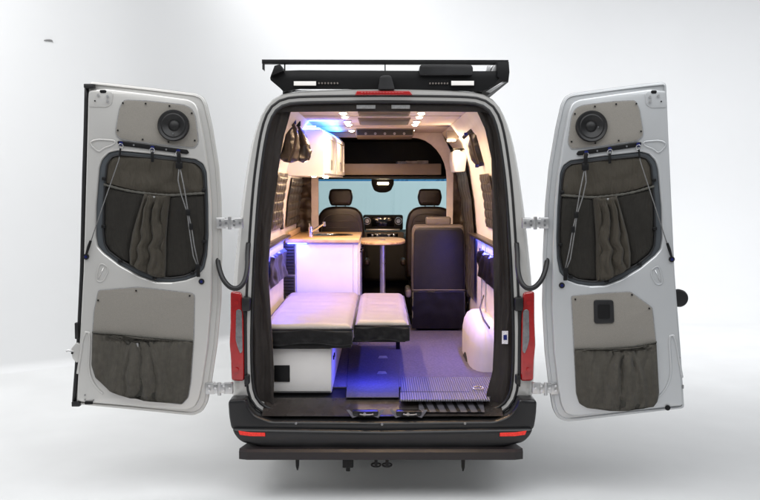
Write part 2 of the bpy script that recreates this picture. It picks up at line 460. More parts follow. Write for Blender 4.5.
mb = MB(); mb.box(x0c - .88, x0c + .88, .115, 4.9, .54, .594); floor = mb.build('cargo_floor', 'black', van, smooth=None)
# bulkhead arch between living space and cab
def arch():
    out = [(x0c - .885, .56), (x0c - .885, 1.55), (x0c - .8, 2.2), (x0c - .61, 2.58), (x0c + .61, 2.58), (x0c + .8, 2.2), (x0c + .885, 1.55), (x0c + .885, .56)]
    xl, xr = P(318.5, 200, 3.45).x, P(446.5, 200, 3.45).x
    zt = P(382, 137.5, 3.45).z
    inn = [(xl, .50), (xl, zt - .1), (xl + .05, zt), (xr - .36, zt)]
    # generous curve at the top right, as in the photograph
    for k in range(1, 9):
        a = R(90) * k / 8; inn.append((xr - .36 + .36 * math.sin(a), zt - .42 + .42 * math.cos(a)))
    inn += [(xr, .50)]
    # open at the bottom: build as one U-shaped outline
    outline = [out[0]] + out[1:] + inn[::-1]
    plate('bulkhead_arch', [outline], 3.42, 3.48, 'liner', van, bevel=.008)
arch()
def cab_curtain(xa, xb, ya, yb, label, top2=None):
    Y = 3.34
    def fn(u, v):
        x = xa + (xb - xa) * u + (2.0 * (1 - v) if xa > 400 else 0) * (1 - u); y = ya + (yb - ya) * v
        q = P(x, y, Y); k = abs(math.sin(v * (yb - ya) / 11 * 3.14)) ** .6
        q.y += -.006 * math.sin(u * 11 + 1.5 * math.sin(v * 6)) - .022 * k - .02 * noise.noise(Vector((u * 4, v * 9, xa)))
        return q
    mb = MB(); mb.grid(fn, 36, 60, thick=.004); tag(mb.build('cab_curtain', 'satin_brown', smooth=120), label, 'curtain', 'quilted curtains beside the cab opening')
M['satin_brown'] = mat('brown_quilted_satin', (.085, .062, .045), .4, nscale=12, namt=.4, bump=.5, bscale=22)
cab_curtain(451.5, 474, 150, 303, 'brown quilted curtain hanging at the right between swivel seat and wall')
cab_curtain(291, 311.5, 176, 234, 'brown quilted curtain hanging at the left above the kitchen worktop')
# overhead shelf of the cab
def shelf():
    Y = 3.56
    zt = P(382, 163.5, Y).z; zb = P(382, 175, Y).z
    mb = MB(); mb.box(x0c - .72, x0c + .62, Y, Y + .04, zb, zt, .01); mb.box(x0c - .72, x0c + .62, Y + .04, 4.55, zb, zb + .02)
    sh = mb.build('overhead_shelf', 'brownlid', van)
    mb = MB(); mb.box(x0c - .86, x0c + .86, 4.50, 4.54, zb, 2.56); mb.box(x0c - .86, x0c + .86, 3.5, 4.54, 2.53, 2.56)
    mb.build('shelf_lining', 'dark', sh, smooth=None)
    mb = MB(); mb.box(x0c - .72, x0c + .72, Y + .05, 4.75, zb - .035, zb - .01, .008); mb.build('header_panel', 'dark', sh)
shelf()
for i, (a, b, h, an, c) in enumerate([(397, 409, 4.2, 4, 'grey_tag'), (406, 418, 5, -3, 'paper'), (417, 428, 4.5, 2, 'paper')]):
    Y = 3.78; z0 = P(400, 163.5, 3.56).z - .02
    p, q = P(a, 163, Y), P(b, 163, Y)
    mb = MB(); mb.box(p.x, q.x, Y, Y + .22, z0, z0 + .05 + .004 * i, .004, rot=Matrix.Rotation(R(an), 4, 'Z'))
    t = ['thin grey booklet lying left on the shelf above the cab', 'tan patterned box in the middle on the shelf above the cab', 'tan patterned box lying at the right end of the shelf above the cab'][i]
    tag(mb.build('storage_box', c), t, 'box', 'items on the overhead shelf')

# dashboard
dash = MB(); dash.box(x0c - .9, x0c + .9, 4.82, 5.3, .9, 1.44, .05, 3)
dash = dash.build('dashboard', 'dark', van)
Y = 4.72
def pxbox(mb, xa, ya, xb, yb, Y, dy, r=.005, mi=0):
    a, b = P(xa, ya, Y), P(xb, yb, Y); mb.box(a.x, b.x, Y, Y + dy, b.z, a.z, r, 2, mi); return mb
mb = MB(); pxbox(mb, 363, 215, 403, 230, Y, .14, .02); mb.build('centre_console', 'dark', dash)
mb = MB(); pxbox(mb, 371.5, 217.5, 394, 226.5, Y - .006, .012, .004); mb.build('screen', 'screen', dash)
for x in (367, 398.5):
    c = P(x, 221, Y - .01); mb = MB()
    mb.tube([c + Vector((math.cos(a) * .040, 0, math.sin(a) * .040)) for a in [2 * math.pi * i / 24 for i in range(24)]], .006, 6, cyc=True)
    mb.cyl(c + Vector((0, .006, 0)), .026, .01, 'Y'); mb.build('air_vent', 'chrome', dash)
mb = MB(); pxbox(mb, 366, 229, 400, 231, Y - .01, .02, .003); mb.build('switch_row', 'alu', dash)
mb = MB(); pxbox(mb, 362, 232, 404, 240, Y - .03, .14, .02); mb.build('lower_console', 'brownlid', dash)
mb = MB(); pxbox(mb, 367, 233.5, 398, 237.5, Y - .036, .01, .003); mb.build('radio_panel', 'screen', dash)
for x in (371, 376, 388, 393):
    mb = MB(); pxbox(mb, x, 234.3, x + 2.6, 236.6, Y - .042, .01, .002); mb.build('button', 'chrome', dash)
mb = MB(); mb.box(x0c - .93, x0c + .93, 5.05, 5.1, .55, 1.42, .01); mb.box(x0c - .93, x0c + .93, 3.5, 5.1, .596, .606, .002); mb.build('cab_floor', 'dark', van)
# steering wheel (left)
c = P(340, 226, 4.5); mb = MB()
mb.tube([c + Vector((math.cos(a) * .19, math.sin(a) * .10, math.sin(a) * .16)) for a in [2 * math.pi * i / 32 for i in range(32)]], .014, 8, cyc=True)
mb.box(c.x - .17, c.x + .17, c.y - .01, c.y + .02, c.z - .03, c.z + .02, .01); mb.cyl(c + Vector((0, .03, 0)), .06, .05, 'Y')
mb.build('steering_wheel', 'dark', van)
# rear-view mirror hood with its map lamp
Y = 4.62; mb = MB()
pl = [xz(p, Y) for p in [(371.5, 176), (393.5, 176), (394, 184), (391, 190.5), (386, 192.6), (379, 192.6), (374, 190.5), (371.5, 184)]]
mir = plate('mirror_hood', [smooth_poly(pl, .02)], Y, Y + .06, 'dark', van, bevel=.008)
mb = MB(); pxbox(mb, 377.5, 182.3, 388.5, 184.4, Y - .006, .008, .002); mb.build('map_lamp', 'warm', mir)

# ceiling fittings of the van
def ceil_z(): return 2.515
for (ya, yb, x0, x1, m_, nm) in [(.60, .92, 358, 410, 'brownlid', 'roof_vent'), (1.20, 1.88, 358, 410.5, 'brownlid', 'ceiling_fan')]:
    mb = MB(); xa, xb = P(x0, 120, ya + .2).x, P(x1, 120, ya + .2).x
    o = mb.box(xa, xb, ya + .14, yb + .14, 2.557, 2.575, .006, 3).build(nm, 'brownlid', van)
    mb = MB(); mb.box(xa + .015, xb - .015, ya + .17, yb + .12, 2.553, 2.560, .002); mb.build('grille', 'quilt', o)
mb = MB(); xa, xb = P(355.8, 133, 2.72).x, P(414, 133, 2.72).x
ac = mb.box(xa, xb, 2.72, 3.36, 2.500, 2.575, .015, 3).build('air_conditioner', 'brownlid', van)
mb = MB(); mb.box(xa + .012, xb - .012, 2.712, 2.722, 2.508, 2.560, .003); mb.build('front_grille', 'dark', ac)
for i in range(5):
    mb = MB(); x = xa + (xb - xa) * (.17 + .165 * i); mb.cyl((x, 2.706, 2.522), .012, .016, 'Y', 16, bev=.003); mb.build('nozzle', 'grey_tag', ac)
for s in (-1, 1):
    for Yl in (.72, 1.08, 1.62, 1.94, 2.78):
        x = x0c + s * .285
        mb = MB(); mb.lathe((x, Yl + .02, 2.560), [(.001, .010), (.034, .010), (.036, .0), (.028, -.004), (.026, -.001)], n=24)
        o = mb.build('ceiling_lamp', 'white', van, smooth=40)
        mb = MB(); mb.lathe((x, Yl + .02, 2.560), [(.025, .004), (.025, -.006), (.019, -.013), (.010, -.017), (.001, -.018)], n=20); mb.build('lens', 'warm', o)

def lamp(name, kind, loc, e, col, size=.03, rot=(0, 0, 0), sy=None, spread=None, blend=.6, ang=120):
    l = D.lights.new(name, kind); l.energy = e; l.color = col
    if kind == 'AREA':
        l.shape = 'RECTANGLE'; l.size = size; l.size_y = sy or size
        if spread: l.spread = R(spread)
    elif kind == 'SPOT': l.spot_size = R(ang); l.spot_blend = blend; l.shadow_soft_size = size
    else: l.shadow_soft_size = size
    o = D.objects.new(name, l); COL.objects.link(o); o.location = loc; o.rotation_euler = rot
    return o
WARM = (1, .68, .40)
for s in (-1, 1):
    for Yl in (.72, 1.08, 1.62, 1.94, 2.78):
        lamp('downlight', 'SPOT', (x0c + s * .285, Yl + .02, 2.538), 25, WARM, .02, ang=168, blend=.5)

# blue light strips under the wall ledges and on the cabinet top
def ledge(s):
    mb = MB(); x = x0c + s * .875
    xa, xb = sorted((x, x - s * .07))
    mb.box(xa, xb, .5, 2.12 if s < 0 else 2.6, 1.575, 1.60, .006)
    o = mb.build('wall_ledge', 'leather', van)
    mb = MB(); xa, xb = sorted((x - s * .025, x - s * .05)); mb.box(xa, xb, .55, 2.08 if s < 0 else 2.5, 1.567, 1.574)
    mb.build('light_strip', 'blueled', o, smooth=None)
    lamp('blue_strip_light', 'AREA', (x - s * .06, 1.4, 1.56), 13 if s < 0 else 19, (.10, .10, 1), .03, (0, R(s * 25), 0), sy=1.3)
ledge(-1); ledge(1)

M['satin'] = mat('black_satin_lining', (.016, .013, .012), .3, nscale=14, namt=.4, bump=.5, bscale=25)
# window recesses of the side walls with quilted covers
def wall_patch(s, y0, y1, z0, z1, off, m_, name, parent, amp=.013, nu=56, nv=48, quilt=True, thick=.006, rough=0):
    def fn(u, v):
        z = z0 + (z1 - z0) * v; y = y0 + (y1 - y0) * u
        e = min(u, 1 - u, v, 1 - v)
        q = abs(math.sin(u * 4 * math.pi)) ** .35 * abs(math.sin(v * 6 * math.pi)) ** .35 if quilt else 1
        d = off + (amp * q + (.004 + rough) * noise.noise(Vector((y * 6 + z * 3, z * 9, s)))) * min(e * 12, 1)
        return Vector((x0c + s * (wx(z) - .022 - d), y, z))
    mb = MB(); mb.grid(fn, nu, nv, thick=thick); return mb.build(name, m_, parent, smooth=60)
wc = wall_patch(-1, 1.02, 1.72, 1.68, 2.13, .006, 'quilt', 'window_cover', van)
wall_patch(-1, 2.14, 3.36, 1.66, 2.10, .006, 'quilt', 'window_cover', van, amp=.016)
wall_patch(1, .80, 1.45, 1.70, 2.12, .006, 'quilt', 'window_cover', van)
wall_patch(1, 2.35, 3.38, .98, 2.36, .02, 'quilt', 'window_cover', van, amp=.02, nu=60, nv=70)
mb = MB(); mb.box(x0c - .862, x0c - .84, 1.76, 1.86, 1.66, 1.79, .005); so = mb.build('socket_plate', 'dark', van)
for z in (1.70, 1.75):
    mb = MB(); mb.box(x0c - .841, x0c - .836, 1.785, 1.835, z - .015, z + .015, .004); mb.build('socket', 'grey_tag', so)
# mesh pockets below the ledges
for s in (-1, 1):
    wall_patch(s, .95, 2.0, 1.24, 1.49, .012, 'satin', 'wall_pocket', van, amp=.022, nu=50, nv=24, quilt=False, rough=.03)
mb = MB(); mb.box(x0c + .862, x0c + .882, 1.60, 1.64, .98, 1.54, .003); mb.box(x0c + .862, x0c + .882, 1.9, 1.94, .98, 1.54, .003); mb.build('wall_track', 'alu', van)
mb = MB(); mb.tube([(x0c + .86, 1.72, 1.10), (x0c + .80, 1.45, 1.03), (x0c + .79, 1.1, .99), (x0c + .80, .8, .97)], .012, 6, flat=.5)
tag(mb.build('tie_strap', 'blackcloth'), 'short black strap slanting above the cream wheel housing', 'strap')

# wheel housing on the right
def housing():
    b = bmesh.new(); bmesh.ops.create_cube(b, size=1)
    bmesh.ops.bevel(b, geom=[e for e in b.edges], offset=.3, segments=5, profile=.6, affect='EDGES')
    for v in b.verts: v.co = Vector((v.co.x * .42 + x0c + .90, v.co.y * 1.15 + 1.50, v.co.z * .76 + .60))
    bmesh.ops.bisect_plane(b, geom=b.verts[:] + b.edges[:] + b.faces[:], plane_co=(0, 0, .595), plane_no=(0, 0, 1), clear_inner=True)
    mb = MB(); mb.merge(b); return mb.build('wheel_housing', 'cream', van, smooth=180)
housing()

# floor coverings
def slab(name, px_poly, z, th, m_, bevel=.004, parent=None, Yof=None):
    """polygon given by pixels lying on the floor height z"""
    pts = []
    for (px, py) in px_poly:
        a, b = P(px, py, 0), P(px, py, 1)
        t = (z - a.z) / (b.z - a.z); q = a + (b - a) * t; pts.append((q.x, q.y))
    me = plate_mesh([pts], th, bevel)
    for v in me.vertices: v.co = Vector((v.co.x, v.co.y, z - th / 2 + v.co.z))
    return finish(name, me, m_, parent, 30)
me = plate_mesh([[(x0c - .86, .42), (x0c + .84, .42), (x0c + .84, 3.4), (x0c - .86, 3.4)]], .012, .003)
for v in me.vertices: v.co.z += .602
tag(finish('floor_carpet', me, 'carpet', None, 30), 'grey carpet covering the van floor behind the seats', 'carpet')
mt = slab('floor_mat', [(346, 397), (349, 346), (401, 346), (399, 378), (399, 397)], .613, .008, 'carpet_shaded')
tag(mt, 'grey floor mat, shade painted in, with two recessed pulls beside the white box', 'mat')
for (x, y) in [(383, 357), (382, 372.5)]:
    q = slab('pull_ring', [(x - 5, y + 1), (x - 3.5, y - 1.2), (x + 3.5, y - 1.2), (x + 5, y + 1)], .618, .006, 'grey_tag', .001, mt)
M['ribs'] = tweak_ribs(mat('ribbed_aluminium', (.34, .33, .37), .42, .45, nscale=10, namt=.08), 20)
fp = slab('ribbed_plate', [(399.8, 399.5), (401.5, 377), (492, 377), (490, 399.5)], .620, .014, 'ribs')
tag(fp, 'ribbed aluminium floor plate at the rear right of the cargo floor', 'plate')
mb = MB(); q = P(401, 397, .17); mb.box(x0c + .12, x0c + .60, .20, .214, .616, .6215, .001); mb.build('slot_trim', 'rubber', fp)
c = Vector((x0c + .66, .25, .636)); mb = MB(); mb.tube([c + Vector((math.cos(a) * .035, math.sin(a) * .025, .004 * math.sin(a))) for a in [2 * math.pi * i / 16 for i in range(16)]], .005, 6, cyc=True)
mb.build('tie_down_ring', 'chrome', fp)

# ------------------------------------------------------------------ rear lights, bumper, step
def mx(px): return 2 * CX - px
def side_px(pts, s): return [(p if s < 0 else (mx(p[0]), p[1])) for p in pts]
for s in (-1, 1):
    out = side_px([(229.8, 291.5), (241.2, 293), (243, 320), (243.5, 350), (243.8, 382), (231, 381.6), (230.2, 360), (228.8, 345), (229.8, 320)], s)
    tl = plate('tail_light', [smooth_poly([xz(p, -.05) for p in out], .02)], -.035, .05, 'red', van, bevel=.014)
    cl = side_px([(235.5, 311), (238, 309.5), (241.3, 311), (242, 352), (239.8, 354.5), (237, 348), (235.0, 340)], s)
    plate('clear_lens', [smooth_poly([xz(p, -.06) for p in cl], .015)], -.042, -.02, 'clear', tl, bevel=.004)
    for (x, y, r) in [(236.5, 303, .014), (238, 321, .013), (238, 339, .013), (236.5, 370, .014)]:
        c = P(x if s < 0 else mx(x), y, -.045); mb = MB(); mb.lathe(c, [(.001, .006), (r, .006), (r, .0), (r * .7, -.002), (r * .4, .004)], 'Y', 16); mb.build('bulb_socket', 'red' if y in (303, 370) else 'clear', tl)
# jamb detail: black hinge post
for s in (-1, 1):
    mb = MB()
    a, b = sorted([P(244.5 if s < 0 else mx(244.5), 340, -.01).x, P(247 if s < 0 else mx(247), 340, -.01).x])
    mb.box(a, b, -.03, .01, P(0, 386, 0).z, P(0, 296, 0).z, .004)
    c = P(246.5 if s < 0 else mx(246.5), 304, -.02); mb.box(c.x - .028, c.x + .028, -.055, .01, c.z - .045, c.z + .045, .012)
    mb.box(c.x - .016, c.x + .016, -.05, .01, c.z - .53, c.z - .47, .006)
    mb.build('jamb_post', 'rubber', van)
bl = plate('high_brake_light', [smooth_poly([xz(p, -.02) for p in [(357, 91.0), (409.5, 91.0), (412.5, 95.2), (355, 95.2)]], .006)], -.04, .06, 'red', van, bevel=.004)
mb = MB()
for i in range(14):
    c = P(362 + i * 3.1, 93.2, -.04); mb.box(c.x - .006, c.x + .006, c.y - .004, c.y + .004, c.z - .008, c.z + .008, .002)
mb.build('led_row', 'red', bl)

def half_closed(pts, Y): return half(pts, Y)
# bumper: upper ledge part and lower apron, lofted sections
bo = [(CX, 431), (340, 431), (232.5, 428.5), (230, 415), (229, 398.5), (247, 397.5), (249, 405), (256, 414), (270, 419.5), (CX, 420.5)]
upper = smooth_poly(half(bo, -.08), .03)
bum = plate('rear_bumper', [upper], -.13, .03, 'bumper', van, bevel=.018)
lo = [(CX, 447.5), (300, 447), (262, 445.5), (242, 441), (235.5, 434), (232.5, 427), (CX, 429.5)]
plate('apron', [smooth_poly(half(lo, -.12), .04)], -.165, .02, 'bumper', bum, bevel=.022)
for s in (-1, 1):
    rp = side_px([(238.5, 431), (250, 432.6), (265, 433), (265.3, 436.4), (250, 436.2), (240, 434.8)], s)
    o = plate('reflector', [[xz(p, -.17) for p in rp]], -.175, -.15, 'redbright', bum, bevel=.002)
# parking sensors / bolts
for (x, y) in [(296, 423.5), (382, 424.5), (465, 423.5)]:
    c = P(x, y, -.135); mb = MB(); mb.cyl(c, .008, .012, 'Y', 12, bev=.002); mb.build('bolt', 'grey_tag', bum)
# sill plate with two latch strikers
sl = MB()
def sillf(u, v):
    x = x0c + (-.79 + 1.58 * u); y = .12 - .20 * v; z = .598 - .075 * v ** 1.3
    return Vector((x, y, z))
sl.grid(sillf, 12, 6, thick=.01); sill = sl.build('door_sill', 'sill', van)
for x in (365.5, 408.5):
    mb = MB(); a = P(x, 412.5, -.03)
    mb.box(a.x - .085, a.x + .085, a.y - .055, a.y + .0, a.z - .022, a.z + .022, .012); st = mb.build('latch_striker', 'bumper', van)
    for sx in (-1, 1):
        mb = MB(); b2 = bmesh.new(); q = [(sx * .058, -.014), (sx * .105, .026), (sx * .125, .026), (sx * .085, -.022)]
        vs = [b2.verts.new((a.x + p[0], a.y - .058 + (p[1] + .02) * .5, a.z + p[1])) for p in q]; b2.faces.new(vs); bmesh.ops.solidify(b2, geom=b2.faces[:], thickness=.004); mb.merge(b2); mb.build('guide_wing', 'tread', st, smooth=None)
    mb = MB(); mb.box(a.x - .05, a.x + .05, a.y - .06, a.y - .02, a.z - .015, a.z + .02, .008); mb.build('striker_housing', 'black', st)
    mb = MB(); mb.tube([(a.x - .035, a.y - .066, a.z + .004), (a.x - .012, a.y - .082, a.z + .004), (a.x + .03, a.y - .08, a.z + .004), (a.x + .05, a.y - .066, a.z + .004)], .005, 6); mb.cyl((a.x - .005, a.y - .07, a.z + .004), .010, .02, 'Y', 12); mb.build('striker_loop', 'grey_tag', st)
# striped tread panel at the right of the sill
tr = MB()
def tread(x, v, o): q = sillf((x - x0c + .79) / 1.58, .34 + .60 * v); return q + Vector((0, 0, o))
tr.grid(lambda u, v: tread(x0c + .24 + .43 * u, v, .018), 2, 3, thick=.003)
trd = tr.build('step_tread', 'tread', van, smooth=None)
for i in range(6):
    x = x0c + .25 + i * .068
    mb = MB(); mb.grid(lambda u, v: tread(x + .024 * u + .035 * v, v, .0225), 1, 3, thick=.002); mb.build('tread_strip', 'rubber', trd, smooth=None)
# side step below the bumper
zt, zb = P(382, 452.5, -.24).z, P(382, 460, -.24).z
xa, xb = P(238.5, 455, -.24).x, P(523.5, 455, -.24).x
b = bmesh.new()
prof = [(-.24, zb), (-.24, zt), (-.215, zt + .014), (.02, zt + .014), (.02, zt - .02), (-.2, zb)]
mb = MB(); n = len(prof)
rgs = []
for x, inn in ((xa, .10), (xa + .055, .0), (xb - .055, .0), (xb, .10)):
    rgs.append([Vector((x, y if y > -.1 else y + inn * .2, z)) for y, z in prof])
rgs[0] = [Vector((p.x + (.055 if p.y > -.1 else 0), p.y, p.z)) for p in rgs[0]]
rgs[-1] = [Vector((p.x - (.055 if p.y > -.1 else 0), p.y, p.z)) for p in rgs[-1]]
mb.loft(rgs, caps=(True, True)); stp = mb.build('rear_step', 'step', van, smooth=None)
for (x, y, k) in [(297.5, 466, 0), (463, 467, 0), (348, 465, 1), (376, 465, 2), (387, 465, 2)]:
    c = P(x, y, -.12); mb = MB()
    if k == 0:
        mb.loft([[c + Vector((dx * w, dy * w, dz)) for dx, dy in ((-1, -1), (1, -1), (1, 1), (-1, 1))] for dz, w in ((.05, .012), (0, .010), (-.028, .004))], caps=(True, True)); mb.build('step_bracket', 'black', stp, smooth=None)
    elif k == 1:
        mb.box(c.x - .035, c.x + .035, c.y - .02, c.y + .04, c.z - .015, c.z + .06, .006); mb.cyl(c + Vector((0, 0, -.025)), .014, .03); mb.build('trailer_socket', 'black', stp)
    else:
        mb.tube([c + Vector((math.cos(a) * .03, 0, math.sin(a) * .012)) for a in [2 * math.pi * i / 16 for i in range(16)]], .006, 6, cyc=True); mb.box(c.x - .01, c.x + .01, c.y - .01, c.y + .03, c.z - .012, c.z + .05, .003); mb.build('tow_loop', 'black', stp)
# chassis + wheels
mb = MB(); mb.box(x0c - .8, x0c + .8, .05, 5.6, .36, .54, .02); mb.box(x0c - .35, x0c + .35, .6, 4.5, .26, .38, .03); mb.cyl((x0c, 1.35, .36), .05, 1.5, 'X'); mb.build('underbody', 'black', van)
for s in (-1, 1):
    for yw in (1.5, 5.15):
        xw = x0c + s * .80
        mb = MB(); mb.lathe((xw, yw, .34), [(.20, -.11), (.30, -.12), (.335, -.10), (.345, -.07), (.345, .07), (.335, .10), (.30, .12), (.20, .11)], 'X', 40); w = mb.build('wheel', 'tyre', van, smooth=50)
        mb = MB(); mb.lathe((xw, yw, .34), [(.02, .10), (.06, .115), (.19, .08), (.205, .118), (.205, -.118), (.19, -.08), (.06, -.115), (.02, -.10)], 'X', 32); mb.build('rim', 'alu', w, smooth=30)

# ------------------------------------------------------------------ rear doors
def rowspan(poly, y):
    xs = []
    n = len(poly)
    for i in range(n):
        (x1, y1), (x2, y2) = poly[i], poly[(i + 1) % n]
        if (y1 <= y < y2) or (y2 <= y < y1): xs.append(x1 + (x2 - x1) * (y - y1) / (y2 - y1))
    return (min(xs), max(xs)) if xs else None

class Door:
    """everything is laid out on the door's own plane: px, py are the measured positions of the left door"""
    def __init__(s, side):
        s.s = side
    def warp(s, px, py):
        if s.s < 0: return px, py
        # left-door coordinates -> right-door coordinates (bilinear between corners)
        u = (px - 77) / (218 - 77); v = (py - 84) / (408 - 84)
        tl, tr, bl, br = (676.5, 84.5), (552, 98.5), (683.5, 412.0), (542, 410.5)
        x = (tl[0] * (1 - u) + tr[0] * u) * (1 - v) + (bl[0] * (1 - u) + br[0] * u) * v
        y = (tl[1] * (1 - u) + (tr[1] - 14.5) * u) * (1 - v) + (bl[1] * (1 - u) + (br[1] + 4.0) * u) * v
        return x, y
    def pt(s, px, py, t=0, raw=False):
        X, Y_ = (px, py) if raw else s.warp(px, py)
        d = abs((X - CX)) - 140
        Yp = -.03 - .0009 * d
        q = P(X, Y_, Yp)
        return q + Vector((0, -1, 0)) * t
    def plate(s, name, loops, t0, t1, m_, parent, bevel=.004, raw=False, smooth=30):
        """slab between heights t0..t1 above the door plane, corners measured in pixels"""
        out = []
        for lp in loops: out.append([(lambda q: (q.x, q.z))(s.pt(p[0], p[1], 0, raw)) for p in lp])
        me = plate_mesh(out, t1 - t0, bevel)
        for v in me.vertices:
            x, z = v.co.x, v.co.y
            Yp = -.03 - .0009 * (abs(x - x0c) * 153 - 140)
            v.co = Vector((x, Yp - ((t0 + t1) / 2 + v.co.z), z))
        return finish(name, me, m_, parent, smooth)
    def cloth(s, name, poly, m_, parent, fn, nu=70, nv=50, raw=False, base=.0, thick=.003):
        ys = [p[1] for p in poly]; y0, y1 = min(ys) + .05, max(ys) - .05
        def f(u, v):
            y = y0 + (y1 - y0) * v; a, b = rowspan(poly, y) or (poly[0][0], poly[0][0] + .1)
            x = a + (b - a) * u; e = min(min(u, 1 - u) * (b - a) * .25, min(v, 1 - v) * (y1 - y0) * .25, 1)
            return s.pt(x, y, base + fn(x, y, u, v) * max(e, 0) ** .5, raw)
        mb = MB(); mb.grid(f, nu, nv, thick=thick); return mb.build(name, m_, parent, smooth=80)

DOOR = [(92, 81.5), (110, 83), (150, 87.5), (196, 93.2), (203.5, 96.5), (207.5, 104), (213, 128), (219, 166), (221.5, 200), (222.3, 250), (221.5, 300), (217.5, 345), (212, 382), (208, 402), (203, 411), (194, 415), (180, 414), (130, 409), (76.5, 404), (79, 345), (83.5, 270), (86, 180), (88.5, 100), (88.7, 84)]
INNER = [(91, 91), (110, 89.2), (150, 94), (190, 99.5), (197, 103), (200.5, 110), (206, 140), (211, 175), (213.2, 205), (213.8, 250), (213, 300), (209.5, 345), (204.5, 380), (201, 397), (196.5, 405.5), (188, 408), (130, 403.5), (80, 399.5), (82, 345), (86, 270), (88.5, 180), (90.5, 100)]
WIN = [(101.5, 168), (104, 160), (111, 153), (120, 150.8), (160, 154.8), (197, 159.3), (204.5, 164), (208, 172), (209.5, 205), (209.8, 235), (208.5, 255), (205.5, 268), (198, 275.5), (187, 279.5), (174, 281.5), (158, 281), (142, 275.5), (122, 264.5), (106, 252.5), (100, 246), (98, 236), (98.5, 205)]
CLOTH = [(109, 165), (113, 157.5), (121, 155), (160, 158.5), (196, 162.5), (202.5, 167), (205, 175), (206.8, 205), (207.2, 232), (206, 252), (202.5, 265), (196, 271.5), (186, 275.5), (173, 277.3), (160, 277), (144, 271), (124, 260.5), (111, 251), (106.8, 244), (105.5, 232), (106, 200)]
UTRIM = [(127, 101), (150, 102), (186, 106), (193.5, 109.5), (197, 117), (200.3, 142), (196.5, 148), (160, 144.3), (125, 139.8), (119, 135.5), (118.8, 130), (122.5, 109)]
LTRIM_L = [(101.5, 289.5), (140, 286.3), (194, 292.3), (196.3, 294.5), (195.5, 335), (192.5, 380), (190, 395), (184, 401.5), (160, 399), (122, 392), (113, 388), (99, 374.5), (95.3, 362), (96, 332), (97.5, 310)]
LTRIM_R = [(569.5, 295), (600, 292.5), (627.5, 291), (649, 306.5), (651, 325), (652.6, 340), (655.4, 390), (654, 399), (650, 404), (617, 408), (585, 405), (577.5, 400.5), (574.5, 391), (572, 340)]

def fold(x, c, w, k=9.): return math.exp(-((x - c) / w) ** 2)

def pleats(x, y, c, spread0, spread1, v, n=6.5, amp=.014):
    """gathered folds fanning out from a narrow top"""
    w = spread0 + (spread1 - spread0) * min(v * 1.6, 1)
    u = (x - c) / w
    if abs(u) > 1.15: return 0
    env = max(0, 1 - abs(u) ** 4)
    q = noise.noise(Vector((u * .5, v * 1.0, c)))
    f1 = 2 * abs(math.sin(u * n * .62 + 1.2 * q + v * .35)) ** .6 - 1
    f2 = math.sin(u * n * 1.25 + 1.8 * noise.noise(Vector((u * .7, v * 1.3, 5 + c))))
    f3 = math.sin(u * n * 2.6 + 2 * q) * max(0, 1 - v * 1.5)
    return env * amp * (1.2 + .8 * f1 + .4 * f2 + .3 * f3)

